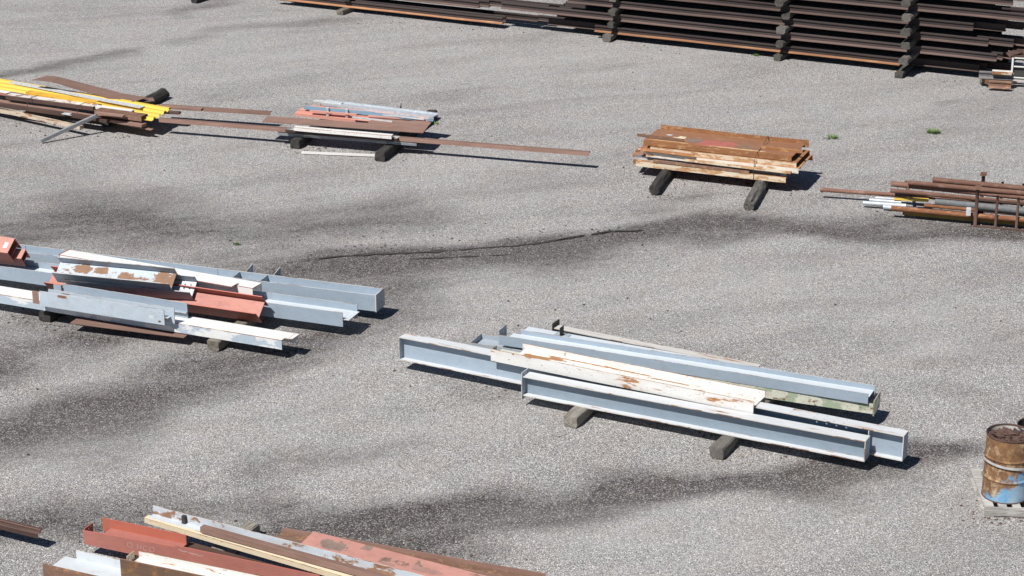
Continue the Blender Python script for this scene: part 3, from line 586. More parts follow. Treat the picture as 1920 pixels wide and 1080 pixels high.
def drum_mat():
    m, t, n, l, p = nodes('rusted_blue_drum'); v = coords(t, rnd=False); vs_ = N(t, 'ShaderNodeSeparateXYZ'); l.new(N(t, 'ShaderNodeTexCoord').outputs['Object'], vs_.inputs[0])
    nb = noi(t, v, 6, 9, .75, .4); hgt = rng(t, vs_.outputs[2], .10, .56, -.20, .22); f = rng(t, mth(t, 'ADD', mth(t, 'ADD', nb, hgt), rng(t, vs_.outputs[0], -.28, .28, .26, -.20)), .44, .54)
    rc = mix(t, rng(t, noi(t, v, 11, 7, .7), .35, .65), (.12, .06, .035), (.30, .16, .07)); rc = mix(t, rng(t, noi(t, v, 8, 7, .7), .53, .66), rc, (.50, .38, .23))
    bl = mix(t, rng(t, noi(t, v, 3, 4, .6), .4, .65), (.14, .34, .56), (.40, .53, .62))
    c = mix(t, f, bl, rc); c = mix(t, rng(t, noi(t, v, 30, 5, .7), .68, .71, 0, .8), c, (.09, .045, .03))
    l.new(c, p.inputs['Base Color']); l.new(rng(t, f, 0, 1, .42, .9), p.inputs['Roughness']); l.new(bump(t, nb, .4, .006), p.inputs['Normal']); return m
dm = drum_mat(); d2m = paint('blue_drum_paint', (.30, .42, .54), .45, scale=5, stretch=1)
PZ = .135
b1 = at(1884, 927, PZ); tc1 = at(1896, 818, PZ + .88); b2 = at(1951, 797, PZ + .88); b2.z = PZ; b1 = Vector((tc1.x * .5 + b1.x * .5, tc1.y * .5 + b1.y * .5 + .05, PZ))
drum('steel_drum', 'rusty blue steel drum full of rusted scrap on a grey pallet', b1, (dm, plain('drum_liner_white', (.6, .57, .52), .6), darkbrown[0]))
drum('steel_drum', 'second drum at the right edge behind the scrap filled one', b2, (d2m, plain('drum_dark_inside', (.06, .05, .05), .7), darkbrown[0]))
V = []; Fc = []; r = random.Random(5)
for i in range(150):                                                   # scrap in the drum
    a = r.uniform(0, 6.28); q = .26 * math.sqrt(r.random()); c = Vector((b1.x + q * math.cos(a), b1.y + q * math.sin(a), PZ + .755 + .07 * r.random() + .07 * (1 - q / .26)))
    Mx = Matrix.Translation(c) @ Matrix.Rotation(r.uniform(0, 6.28), 4, 'Z') @ Matrix.Rotation(r.uniform(-.7, .7), 4, 'X'); s = (r.uniform(.03, .085), r.uniform(.012, .03), r.uniform(.005, .018)); o_ = len(V)
    if q + s[0] > .27: s = (.02, .015, .01)
    V += [Mx @ Vector((sx * s[0], sy * s[1], sz * s[2])) for sx, sy, sz in ((-1, -1, -1), (1, -1, -1), (1, 1, -1), (-1, 1, -1), (-1, -1, 1), (1, -1, 1), (1, 1, 1), (-1, 1, 1))]
    Fc += [tuple(o_ + k for k in f) for f in ((0, 3, 2, 1), (4, 5, 6, 7), (0, 1, 5, 4), (1, 2, 6, 5), (2, 3, 7, 6), (3, 0, 4, 7))]
tag(link('scrap_iron', V, Fc, darkbrown[0]), 'rusted scrap iron pieces heaped in the open drum', 'scrap iron', kind='stuff')
pts = []; mid = (b1 + b2) / 2; dd = (b2 - b1); ang = math.atan2(dd.y, dd.x); hl = dd.length / 2
for k in range(65):
    a = 2 * math.pi * k / 64; off = hl if math.cos(a) > 0 else -hl
    u = off + .308 * math.cos(a); v_ = .308 * math.sin(a); x = u * math.cos(ang) - v_ * math.sin(ang); y = u * math.sin(ang) + v_ * math.cos(ang)
    pts.append(Vector((mid.x + x, mid.y + y, PZ + .50 - .10 * (x + .3))))
V = []; Fc = []
for q in pts: V += [q, q + Vector((0, 0, .032))]
Fc = [(2 * i, 2 * i + 2, 2 * i + 3, 2 * i + 1) for i in range(64)]
ob = link('strap', V, Fc, plain('grey_strap', (.5, .5, .5), .6)); sm = ob.modifiers.new('thick', 'SOLIDIFY'); sm.thickness = .003; sm.offset = 1; tag(ob, 'pale grey strap bound round the drums', 'strap')
pc = at(1845, 969, 0); pM = frame(pc, pc + Vector((1, -.05, 0)))
t = thing('pallet', 'grey wooden pallet carrying the drums', 'pallet', pM)
for y in (0, .56, 1.12): box(t, 'stringer', 0, 1.2, y, y + (.02 if y == 0 else .05), .0, .105 if y else .122, (wpale, wpale), amp=.004)
for i in range(7):
    wdt = .105 if i not in (0, 6) else .12; x = i * .178
    box(t, 'deck_board', x, x + wdt, .021, 1.19, .107 + .002 * (i % 2), .127 + .002 * (i % 2), (wpale, wpale), amp=.006)
for i in (0, 3, 6): box(t, 'bottom_board', i * .178, i * .178 + .12, 0, 1.17, -.012, -.002, (wpale, wpale))
t.location.z = .013

# ================================================================ PIPES IN THE CRADLE
PG = None
def px_pipe(label, pL, pR, z, r, mats, name='pipe', zR=None, **k):
    A = at(*pL, z); B = at(*pR, z if zR is None else zR); return pipe(name, label, A, B, r, mats, **k)
px_pipe('thin brown pipe reaching furthest left out of the pipe bundle', (1538, 355.5), (1960, 385), .17, .04, pipebrown)
px_pipe('thick brown pipe with a short stub branch, upper middle of the bundle', (1671, 344.5), (1990, 377), .44, .054, pipebrown)
A = at(1700, 349, .40); pipe('pipe_branch', 'short pipe stub sticking out below the thick brown pipe', A + Vector((0, -.13, -.02)), A + Vector((0, .0, .02)), .035, pipebrown, cat='pipe stub')
px_pipe('plain brown pipe directly under the thick one with the stub', (1670, 357), (1990, 388), .36, .041, pipebrown)
px_pipe('brown pipe second from the back of the pipe bundle', (1703, 342.5), (1990, 369), .52, .047, pipebrown)
px_pipe('rearmost and highest brown pipe of the bundle', (1749, 337), (1990, 360), .57, .052, pipebrown)
px_pipe('blue white galvanised pipe, longest of the pale ones', (1618, 380), (1699, 386), .09, .042, galv)
px_pipe('pale galvanised pipe behind the longest pale one', (1630, 375), (1690, 379.5), .12, .035, galv)
px_pipe('short pale galvanised pipe in front, tucked into the orange pipe', (1656, 388), (1720, 393), .06, .042, galv)
px_pipe('dark blue grey tube end behind the pale pipes', (1641, 371), (1690, 374.5), .13, .022, galvw)
px_pipe('grey ribbed hose lying inside the cradle', (1754, 378), (1990, 403), .22, .07, (plain('grey_ribbed_hose', (.14, .147, .152), .7),), name='ribbed_hose', cat='hose')
px_pipe('bright orange rusted pipe at the front of the cradle', (1671, 390.5), (1990, 419), .18, .05, pipeorange)
px_pipe('short orange rusted pipe behind the front one', (1733, 385), (1830, 394), .20, .034, pipeorange)
A = at(1676, 375, .17); B = at(1741, 379, .17); section('yellow_angle', 'short yellow angle end among the pipes', 'steel angle', A, B, [('leg', 0, .01, 0, .045), ('leg', .01, .09, .035, .045)], yellow)
A = at(1692, 403, .05); B = at(1990, 430, .05); bar('olive_bar', 'olive yellow flat bar beneath the front orange pipe', A, B, .12, .07, (paint('olive_paint', (.22, .15, .03), .5), darkbrown[0]))
A = at(1811, 404, .22); section('grey_bracket', 'small pale grey bracket standing in front of the cradle post', 'bracket', A, A + Vector((.08, -.02, 0)), [('leg', 0, .01, 0, .12), ('leg', .01, .13, .11, .12)], galvw)
base = at(1828, 424, 0); cdir = (at(1920, 433, 0) - base).normalized(); cp = Vector((-cdir.y, cdir.x, 0)); CW = .9
t = thing('pipe_cradle', 'rusty steel cradle with T topped posts holding the pipes', 'pipe rack', frame(base, base + cdir)); m = darkbrown; mm = (rusty('cradle_rust', (.085, .052, .044), (.125, .076, .062)),) * 2
for y in (0, CW):
    for i, x in enumerate((0, .36, .73, 1.1, 1.47)):
        hgt = .70 if i == 0 else .60
        V, Fc = tube_mesh(.024 if i else .032, hgt, 12); o = link('post', V, Fc, mm[0], None, t, True); o.matrix_local = Matrix.Translation((x, y, .02)) @ Matrix.Rotation(-math.pi / 2, 4, 'Y')
    tcap = box(t, 'post_cap', -.055, .055, y - .04, y + .04, .72, .735, brownr); box(t, 'post_cap_lip', -.055, .055, y - .05, y - .041, .71, .765, brownr); box(t, 'post_cap_lip', -.055, .055, y + .041, y + .05, .71, .765, brownr)
    box(t, 'rail', .03, 1.6, y - .02, y + .02, .50, .53, mm); box(t, 'rail', -.03, 1.6, y - .03, y + .03, .0, .02, mm)
    box(t, 'foot', -.08, .08, y - .06, y + .06, -.01, .0, m)
for x in (0, 1.1): box(t, 'cross_member', x - .04, x + .04, .035, CW - .035, .021, .07, mm)

# ================================================================ ORANGE BUNDLE
base = at(1202, 312, .2); bend = at(1472.5, 343, .2); fd = (bend - base).normalized(); fp = Vector((-fd.y, fd.x, 0)); FM = frame(base, bend); FL = (bend - base).length
def px_x(px, z, y=0.0): P = base + fp * y + Vector((0, 0, z)); return along(P, fd, px)
LAY = [  # label, z0, z1, px left, px right, mats front, y offset, depth, web mats
    ('bottom cream tray of the orange rusted bundle', .0, .105, 1192, 1473, creamr, -.01, 1.05, orange),
    ('dark grey painted tray, second from the bottom of the orange bundle', .106, .20, 1191, 1475, greyp, .08, .97, brown),
    ('white painted tray with orange rust edge in the middle of the bundle', .201, .30, 1211, 1497, orangew, .03, 1.0, orange),
    ('cream and orange tray, second from the top of the bundle', .301, .39, 1219, 1493, creamr, .09, .95, orange)]
for lab, z0, z1, pl, pr, mt, yo, dep, wm in LAY:
    x0, x1 = px_x(pl, z0, yo), px_x(pr, z0, yo)
    t = thing('steel_tray', lab, 'steel tray', FM @ Matrix.Translation((x0, yo, z0)), 'trays strapped into the orange bundle'); Lr = x1 - x0; h = z1 - z0
    box(t, 'flange', 0, Lr, 0, .012, 0, h, mt, amp=.012); box(t, 'web', .0, Lr, .012, dep - .012, h - .014, h - .002, wm, amp=.01); box(t, 'flange', -.03, Lr + .02, dep - .012, dep, 0, h, wm, amp=.012)
    for k in range(4): cross_plate(t, 'end_tab', -.09 - .03 * (k % 2), .10 + .24 * k, .25 + .24 * k, .01, h - .016 + .03 * (k % 2) * 0, .085, (brownr[0], orange[1]))
x0, x1 = px_x(1206, .45, .14), px_x(1484, .45, .14)
topm = paint('rust_with_red_remnant', (.29, .145, .085), .42, (.36, .19, .09), (.48, .28, .14), scale=4, stretch=.35, grime=.6, chips=.8, patches=[(1, 1.42, .30, .42, .22, (.46, .15, .12)), (1, .98, .36, .16, .10, (.24, .2, .18)), (1, 1.98, .32, .18, .13, (.26, .17, .11)), (1, .62, .40, .13, .06, (.60, .5, .36)), (1, 1.9, .10, .5, .05, (.62, .45, .25)), (1, .5, .10, .4, .04, (.55, .36, .18))])
t = thing('steel_tray', 'top rust brown tray with a faded red patch, upright lip at its back', 'steel tray', FM @ Matrix.Translation((x0, .14, .40)), 'trays strapped into the orange bundle'); Lr = x1 - x0
box(t, 'flange', 0, Lr, 0, .012, 0, .10, orange); box(t, 'web', .0, Lr + .02, .012, .9, .088, .10, (topm, orange[1])); box(t, 'lip', .06, Lr + .10, .9, .912, .04, .19, (orange[0], orange[1]), amp=.015); box(t, 'rib', .03, Lr, .02, .05, .101, .112, orange, amp=.006)
plate(t, 'scrap_piece', [(.55, .33), (.72, .30), (.74, .50), (.6, .52)], [], .006, (cream[0], cream[1]), Matrix.Translation((0, 0, .103)))
plate(t, 'scrap_piece', [(.3, .5), (.42, .48), (.44, .56), (.33, .57)], [], .004, (galvw[0], galvw[0]), Matrix.Translation((0, 0, .103)))
for i, (x_a, x_b, y_, z_, mt_, lab_) in enumerate([(-.06, 1.1, -.035, .33, orange, 'loose orange angle on the front left of the rusted bundle'), (.9, 3.02, -.03, .21, creamr, 'loose cream angle along the front right of the rusted bundle'), (.25, 2.2, -.02, .115, brownr, 'loose brown strip between the lower trays of the rusted bundle'), (-.2, .75, .30, .505, brownr, 'short brown strip poking out left on top of the rusted bundle'), (2.3, 3.12, .42, .505, orange, 'short orange strip poking out right on top of the rusted bundle')]):
    A = FM @ Vector((x_a, y_, z_)); B = FM @ Vector((x_b, y_, z_ - .012)); section('loose_angle', lab_, 'steel angle', A, B, [('leg', 0, .008, 0, .05), ('leg', .008, .05, .042, .05)], mt_, roll=-6 + 4 * i)
xw = px_x(1414, .2); wp = [(xw, -.02, -.02), (xw, -.03, .2), (xw, .03, .42), (xw + .02, .10, .505), (xw, .5, .515), (xw - .02, 1.0, .60), (xw - .02, 1.04, .5), (xw - .02, 1.09, .2), (xw, 1.08, -.02), (xw, -.02, -.02)]
tag(strand('tie_wire', [FM @ Vector(q) for q in wp], .006, darkbrown[0]), 'thin dark wire tied round the orange bundle', 'wire')
timber('dark charred timber under the left end of the orange bundle', at(1226, 366), 74, 2.3, .20, .198, wdark, chamf=.05, rough=.014)
timber('weathered grey topped timber under the right end of the orange bundle', at(1404, 395), 74, 2.3, .20, .198, wood('pale_streaked_tie', (.20, .185, .17), (.07, .065, .06), crack=.9), chamf=.05, rough=.018)

# ================================================================ SALMON AND BLUE PILE, LONG BROWN BARS
A, B = span((298, 229), (1105, 293), .28)
t, L = section('long_brown_angle', 'very long brown bar reaching right past the salmon pile', 'steel bar', A, B, [('leg', 0, .01, 0, .075), ('leg', .01, .11, .065, .075)], brown)
A, B = span((300, 203), (507, 217), .27)
section('long_brown_angle', 'brown bar running from the yellow sheet towards the salmon pile', 'steel bar', A, B, [('leg', 0, .01, 0, .07), ('leg', .01, .12, .06, .07)], brown)
A, B = span((290, 203), (377, 209), .32)
bar('brown_bar', 'short brown bar end right beside the yellow sheet', A, B, .14, .05, brown)
A, B = span((282, 212), (336, 215), .30)
bar('brown_bar', 'stubby brown bar end below the yellow sheet corner', A, B, .12, .05, darkbrown)
A, B = span((491, 229), (793, 250), .43)
bar('brown_plate', 'wide smooth brown plate lying on the salmon pile, front of two', A, B, .33, .012, brown, 'steel plate', roll=6)
A, B = span((690, 231), (801, 239), .465)
bar('brown_plate', 'second brown plate slid behind the wide smooth one', A, B, .30, .012, brown, 'steel plate', roll=4)
A, B = span((551, 245), (734, 261), .36)
t, L = section('white_channel', 'white strip with orange rusted edge along the front of the salmon pile', 'steel channel', A, B, [('web', 0, .12, .065, .075), ('flange', 0, .01, 0, .065), ('flange', .11, .12, 0, .065)], white)
A, B = span((535, 248), (745, 265), .30)
bar('grey_bar', 'peeling grey blue bar under the white strip', A, B, .18, .06, greyp)
A, B = span((521, 253.5), (781, 274), .20)
t, L = section('grey_channel', 'lowest grey and white peeling channel at the front of the salmon pile', 'steel channel', A, B, [('web', 0, .25, .06, .07), ('flange', 0, .01, 0, .06), ('flange', .24, .25, 0, .06)], (paint('grey_white_peeling', (.52, .52, .49), .42, RUST_D, RUST_M, stretch=.2, scale=7, chips=1, second=(.2, .22, .25), second_amt=.6), darkbrown[0]))
A, B = span((524, 246), (560, 249), .26); bar('brown_bar', 'short brown stub at the left end of the salmon pile front', A, B, .15, .05, brown)
A, B = span((750, 263), (792, 267), .29); bar('white_stub', 'short whitish stub with rusted end at the right of the salmon pile', A, B, .2, .03, cream)
for i, (pl, pr, z, wd, h, mt, lab) in enumerate([
        ((551, 217), (700, 234), .36, .22, .06, pinkred, 'front salmon red channel of the blue and salmon pile'),
        ((560, 211), (770, 231), .42, .22, .06, pinkred, 'second salmon red channel, bracketed with grey clips'),
        ((576, 206), (800, 229), .43, .22, .05, pinkred, 'rear salmon red channel under the blue bars'),
        ((570, 205), (700, 216), .51, .06, .06, skyblue, 'bright blue bar across the salmon channels'),
        ((650, 212), (781, 226), .50, .07, .06, skyblue, 'blue bar nearest the right end of the salmon pile'),
        ((600, 199), (640, 203), .45, .12, .05, orangered, 'short orange red end beside the pale rail')]):
    A, B = span(pl, pr, z)
    section('painted_channel', lab, 'steel channel', A, B, [('web', 0, wd, h - .01, h), ('flange', 0, .01, 0, h - .01), ('flange', wd - .01, wd, 0, h - .01)], mt)
for i, (p_, lab) in enumerate([((612, 217), 'left grey clip gripping the salmon channels'), ((648, 220), 'right grey clip gripping the salmon channels'), ((745, 226), 'grey clip near the right end of the blue bar')]):
    A = at(*p_, .43); section('grey_clip', lab, 'clip', A, A + Vector((.05, .0, .0)), [('leg', -.02, -.005, 0, .17), ('leg', -.005, .10, .155, .17)], galvw)
for pl, pr, z, wd, mt, lab in [((580, 209), (668, 217), .50, .05, pinkred, 'thin pink strip lying left on the salmon channels'), ((640, 207), (795, 225.5), .53, .035, galvw, 'thin pale strip beside the galvanised rail'), ((690, 219), (806, 229), .48, .05, pinkred, 'thin pink strip near the right end of the salmon pile'),
                              ((660, 221), (735, 229), .49, .04, galvw, 'short white sliver on the salmon channels'), ((575, 202), (690, 213), .49, .04, galv, 'thin blue grey strip behind the bright blue bar'), ((700, 214), (812, 227.5), .51, .045, skyblue, 'thin blue strip at the right of the salmon pile')]:
    A, B = span(pl, pr, z); bar('thin_strip', lab, A, B, wd, .03, mt, amp=.02, group='thin strips on the salmon pile')
A, B = span((602, 197.5), (813, 224), .47)
t, L = section('galvanised_rail', 'broad pale galvanised rail along the back of the salmon pile', 'steel rail', A, B, [('web', 0, .20, .05, .06), ('flange', 0, .01, 0, .05), ('flange', .19, .20, 0, .09)], galv)
A, B = span((587, 191), (640, 196.5), .52); bar('galvanised_strip', 'narrow pale strip reaching left beyond the galvanised rail', A, B, .10, .03, galvw)
A, B = span((690, 205), (750, 209.5), .40)
t, L = section('galvanised_rail', 'short grey rail with an upturned end behind the galvanised rail', 'steel rail', A, B, [('web', 0, .12, 0, .01)], galv)
plate(t, 'upturned_end', [(0, 0), (.14, .0), (.12, .14)], [], .01, darkm, Matrix.Translation((L - .02, 0, .011)) @ CROSS)
A, B = span((565, 288), (704, 294), .012); section('white_angle', 'thin white angle lying on the ground between the two timbers', 'steel angle', A, B, [('leg', 0, .008, 0, .04), ('leg', .008, .05, .032, .04)], (white2[0], brown[0]))
timber('black timber under the left of the salmon pile', at(553, 279), 74, 2.7, .21, .195, wdark)
timber('black timber under the right of the salmon pile, its near end out in front', at(712, 303), 74, 3.45, .21, .195, wdark)

# ================================================================ YELLOW SHEET PILE
A, B = span((-80, 163), (284, 227), .36)
def corrugated(name, label, A, B, width, mats):
    t_ = 0; L = (B - A).length; nx = 24; pr = []
    k = 0
    while k * .25 < width - .01:
        y = k * .25; pr += [(y, .0), (y + .07, .0), (y + .10, .045), (y + .18, .045), (y + .21, .0)]; k += 1
    pr.append((width, 0)); V = []; Fc = []
    for i in range(nx + 1):
        x = L * i / nx; dz = .02 * noise.noise((x * .6, 3, 1)); ex = .012 * noise.noise((i * 3, 1, 1)) if i == nx else 0
        for y, z in pr: V.append((x + ex + (.05 * noise.noise((y * 5, 7, 7)) if i == nx else 0) - .27 * y * i / nx, y, z + dz))
    n = len(pr)
    for i in range(nx):
        for j in range(n - 1): Fc.append((i * n + j, (i + 1) * n + j, (i + 1) * n + j + 1, i * n + j + 1))
    o = link(name, V, Fc, mats[0]); sm = o.modifiers.new('thick', 'SOLIDIFY'); sm.thickness = .003; o.matrix_world = frame(A, B); return tag(o, label, 'metal sheet')
corrugated('corrugated_sheet', 'yellow corrugated metal sheet on top of the far left pile', A, B, .98, yellow)
A, B = span((16, 156), (262, 203.5), .42)
bar('grey_strip', 'long light grey strip with a pointed end across the yellow sheet', A, B, .17, .012, galvw, amp=.01)
def ribbon(name, label, pts, width, th, mats, cat='steel plate'):
    """a bent plate following points along its near edge"""
    V = []; Fc = []
    for i, p_ in enumerate(pts):
        d = (pts[min(i + 1, len(pts) - 1)] - pts[max(i - 1, 0)]); q = Vector((-d.y, d.x, 0)).normalized() * width
        V += [p_, p_ + q, p_ + q + Vector((0, 0, th)), p_ + Vector((0, 0, th))]
    for i in range(len(pts) - 1):
        for k in range(4): Fc.append((4 * i + k, 4 * i + (k + 1) % 4, 4 * i + 4 + (k + 1) % 4, 4 * i + 4 + k)[::-1])
    e = 4 * (len(pts) - 1); Fc += [(0, 1, 2, 3), (e + 3, e + 2, e + 1, e)]
    o = link(name, V, Fc, mats[0], None, None, False); return tag(o, label, cat)
wv = []
for (x, y, z) in [(60, 150.5, .62), (78, 152, .64), (96, 154, .63), (112, 158, .58), (126, 163, .53), (150, 170, .47), (176, 177, .43), (202, 184, .41), (226, 188, .40), (250, 192, .40)]: wv.append(at(x, y, z))
ribbon('bent_plate', 'buckled brown plate standing proud behind the yellow sheet', wv, .46, .01, brown)
A, B = span((236, 194), (290, 190), .33); bar('brown_plate', 'small brown plate corner between the buckled plate and the timber', A, B, .3, .012, brown, 'steel plate')
A, B = span((49, 177), (177, 197), .45)
section('yellow_angle', 'rusty yellow angle lying in front of the grey strip', 'steel angle', A, B, [('leg', 0, .01, 0, .06), ('leg', .01, .16, .05, .06)], yellowr)
A, B = span((-60, 165), (225, 212), .37)
bar('brown_bar', 'long brown bar just below the yellow sheet', A, B, .1, .05, brown)
A, B = span((11, 186), (175, 208), .37)
t, L = section('white_tube', 'flat white and rust tube wired together in the far left pile', 'steel tube', A, B, [('web', 0, .20, .085, .095), ('flange', 0, .01, 0, .085, 0, 0, darkbrown), ('flange', .19, .20, 0, .085)], (paint('white_brown_peeling', (.72, .69, .66), .62, (.18, .095, .07), (.3, .18, .14), stretch=.6, scale=5, chips=.8), brown[0]))
A, B = span((-60, 168), (12, 180), .37); bar('white_bar', 'white bar end at the left edge under the yellow sheet', A, B, .16, .06, white2)
A, B = span((178, 204), (247, 213), .40); bar('white_bar', 'short white bar resting against the yellow sheet', A, B, .10, .06, white2)
A, B = span((177, 216), (265, 228), .34)
t, L = section('brown_box', 'brown box section with a ragged right end beneath the short white bar', 'steel tube', A, B, [('web', 0, .24, .10, .11), ('flange', 0, .01, 0, .10), ('flange', .23, .24, 0, .10)], (brownr[0], brown[0]))
A, B = span((178, 214), (230, 220), .43); bar('brown_plate', 'small brown plate on the brown box section', A, B, .12, .03, brown, 'steel plate')
A, B = span((-60, 186), (266, 239), .24); bar('brown_bar', 'lower brown bar with a square right end at the front of the far left pile', A, B, .16, .06, brown)
A, B = span((-60, 192), (200, 230), .26); bar('brown_bar', 'brown bar half hidden under the white and rust tube', A, B, .14, .06, darkbrown)
A, B = span((120, 212), (283, 245), .30); bar('thin_brown_strip', 'thin brown strip drooping to the right at the front of the far left pile', A, at(283, 245, .17), .10, .014, brown)
A, B = span((-60, 198), (152, 244), .13)
t, L = section('cream_tube', 'cream and rust square tube lowest in the far left pile', 'steel tube', A, B, [('web', 0, .08, .07, .08), ('flange', 0, .01, 0, .07), ('flange', .07, .08, 0, .07)], (paint('cream_brown_peeling', (.60, .52, .42), .62, (.18, .095, .06), (.36, .21, .11), stretch=.3, scale=7, chips=1, grime=.5), cream[1]))
A = at(78, 267, .02); B = at(183, 219, .36)
o = box(None, 'grey_tube', 0, (B - A).length, -.035, .035, 0, .07, steelgrey); o.matrix_world = frame(A, B); tag(o, 'grey square tube leaning from the ground up onto the far left pile', 'steel tube')
plate(None, 'broken_sheet', [(0, 0), (.22, .02), (.28, .14), (.20, .12), (.16, .18), (.02, .12)], [], .01, galvw, frame(at(115, 214, .33), at(135, 218, .30))); tag(bpy.data.objects['broken_sheet'], 'torn whitish sheet scrap in front of the white and rust tube', 'sheet scrap')
for i, (px, lab) in enumerate([(56, 'dark tie wire round the white and rust tube, left one'), (150, 'dark tie wire round the white and rust tube, right one')]):
    c = at(px, 195 if i == 0 else 207, .36); d_ = Vector((.35, .93, 0))
    tag(strand('tie_wire', [c + d_ * u + Vector((0, 0, z)) for u, z in ((-.10, -.12), (-.10, .05), (-.02, .12), (.14, .125), (.22, .12), (.4, .1))], .006, darkbrown[0]), lab, 'wire')
near = at(196, 238, 0); fr = at(309, 184, 0); dv = fr - near
timber('grey black round edged timber crossing behind the yellow sheet', near, math.degrees(math.atan2(dv.y, dv.x)), dv.length, .26, .23, wdark, chamf=.06, rough=.016)

# ================================================================ RAIL STACKS
RP = [(-.07, 0), (.07, 0), (.07, .011), (.022, .027), (.0085, .04), (.0085, .118), (.034, .128), (.036, .155), (.030, .165), (-.030, .165), (-.036, .155), (-.034, .128), (-.0085, .118), (-.0085, .04), (-.022, .027), (-.07, .011)]
def rail(label, A, d, s0, s1, mats, group, holes=True):
    L = s1 - s0; V = []; n = len(RP); nx = max(2, int(L / 1.0)); s = rnd.uniform(0, 99); Fc = []
    for i in range(nx + 1):
        x = L * i / nx; dy, dz = warp(s, x, .022)
        V += [(x, y + dy, z + dz * .4) for y, z in RP]
    for i in range(nx):
        for k in range(n): Fc.append((i * n + k, i * n + (k + 1) % n, (i + 1) * n + (k + 1) % n, (i + 1) * n + k)[::-1])
    # ends: head, web and foot caps
    for i, fl in ((0, False), (nx, True)):
        for idx in ((0, 1, 2, 3, 14, 15), (3, 4, 5, 12, 13, 14), (5, 6, 7, 8, 9, 10, 11, 12)):
            f = tuple(i * n + k for k in idx); Fc.append(f[::-1] if fl else f)
    mi = ([1 if k in (1, 2, 3, 13, 14, 15) else 0 for k in range(n)] * nx) + [1, 0, 0] * 2
    o = link('steel_rail', V, Fc, mats if len(mats) > 1 else mats * 2, mi); P = A + d * s0; o.matrix_world = frame(P, P + d); return tag(o, label, 'steel rail', group)
ORD = ['bottom', 'second', 'third', 'fourth', 'fifth', 'sixth', 'seventh']
ROW = ['front', 'second', 'third', 'fourth', 'fifth', 'sixth', 'seventh']
PIT = .333; Z0 = .165
A0 = at(1079, 56, Z0); B0 = at(1681, 122, Z0); rd = (B0 - A0).normalized(); rp = Vector((-rd.y, rd.x, 0))
ENDS = [(1116, 1688), (941, 1869), (1065, 1853), (1090, 1825), (1080, 1990), (1095, 1899)]
EX = {(0, 1): (1029, 1836), (0, 2): (1010, 1850), (1, 1): (1050, 1880), (2, 1): (1090, 1900), (3, 1): (1080, 1885), (4, 1): (1095, 1895), (4, 2): (1080, 1990), (4, 3): (1080, 1960), (5, 3): (1080, 1985), (3, 3): (1080, 1960), (2, 3): (1080, 1985), (5, 1): (1085, 1870), (5, 2): (1080, 1888), (3, 2): (1070, 1870), (1, 2): (1060, 1925), (2, 2): (1100, 1925)}
r = random.Random(11)
for ly in range(6):
    for row in range(7):
        P = A0 + rp * (.075 + row * .205 + r.uniform(-.015, .015)) + Vector((0, 0, ly * PIT))
        e = ENDS[ly] if row == 0 else EX.get((ly, row), (r.uniform(1020, 1100), r.uniform(1845, 1915)))
        s0, s1 = along(P, rd, e[0]), along(P, rd, e[1])
        rail(f'rusty rail in {ORD[ly]} layer of the tall rail stack, {ROW[row]} row from front', P, rd, s0, s1, railo if (ly == 0 and row == 0) else railm, 'rails in the tall stack')
for ci, (px, py, cn) in enumerate([(1140, 79, 'left'), (1460, 115, 'middle'), (1685, 147, 'right')]):
    g = at(px, py, 0); s = (g - A0).dot(rd); off = (g - A0).dot(rp)
    for k in range(6):
        P = A0 + rd * (s + r.uniform(-.08, .08)) + rp * (off + (0 if k == 0 else r.uniform(-.02, .22))); P.z = k * PIT + .002
        top = 'topmost ' if k == 5 else ''
        ht = .160
        timber(f'{top}rough timber spacer in the {cn} column of the tall rail stack, {ORD[k]} from ground' if k else f'rough timber on the ground at the foot of the {cn} spacer column',
               P, math.degrees(math.atan2(rp.y, rp.x)) + r.uniform(-4, 4), 1.65, r.uniform(.18, .24), ht, wtie if (ci + k) % 3 else wgrey if k == 5 else wmid, chamf=.03, rough=.016, group='timber spacers of the rail stack', name='timber_spacer')
# low rail stack, upper left
A1 = at(687, 18, .13); B1 = at(943, 46, .13); rd2 = (B1 - A1).normalized(); rp2 = Vector((-rd2.y, rd2.x, 0))
E2 = {(0, 0): (520, 943), (0, 1): (540, 949), (0, 2): (500, 905), (0, 3): (480, 1010), (1, 0): (640, 899), (1, 1): (600, 918), (1, 2): (560, 1030), (1, 3): (560, 1075), (2, 0): (500, 872), (2, 1): (500, 930), (2, 2): (480, 890)}
for (ly, row), e in E2.items():
    P = A1 + rp2 * (.075 + .2 * row + (.22 * ly)) + Vector((0, 0, ly * .3))
    rail(f'{("lower", "middle", "top")[ly]} layer rail of the low rail stack at the top edge, {ROW[row]} row', P, rd2, along(P, rd2, e[0]), along(P, rd2, e[1]), railo if row == 0 and ly == 0 else railm, 'rails in the low stack')
for (px, py, lab) in [(637, 28, 'squared grey timber under the low rail stack, in view left of the pile'), (364, 6, 'dark timber end at the top edge left of the low rail stack')]:
    timber(lab, at(px, py), math.degrees(math.atan2(rp2.y, rp2.x)), 1.5, .2, .128, wbrown if px > 500 else wdark, name='timber_spacer')
g = at(637, 28); timber('upper timber spacer between the two layers of the low rail stack', g + rp2 * .35 + Vector((0, 0, .296)), math.degrees(math.atan2(rp2.y, rp2.x)), 1.2, .2, .13, wdark, name='timber_spacer')
g = A1 + rd2 * along(A1, rd2, 860) + rp2 * .2; g.z = 0; timber('timber under the right half of the low rail stack', g, math.degrees(math.atan2(rp2.y, rp2.x)), 1.2, .2, .128, wdark, name='timber_spacer')

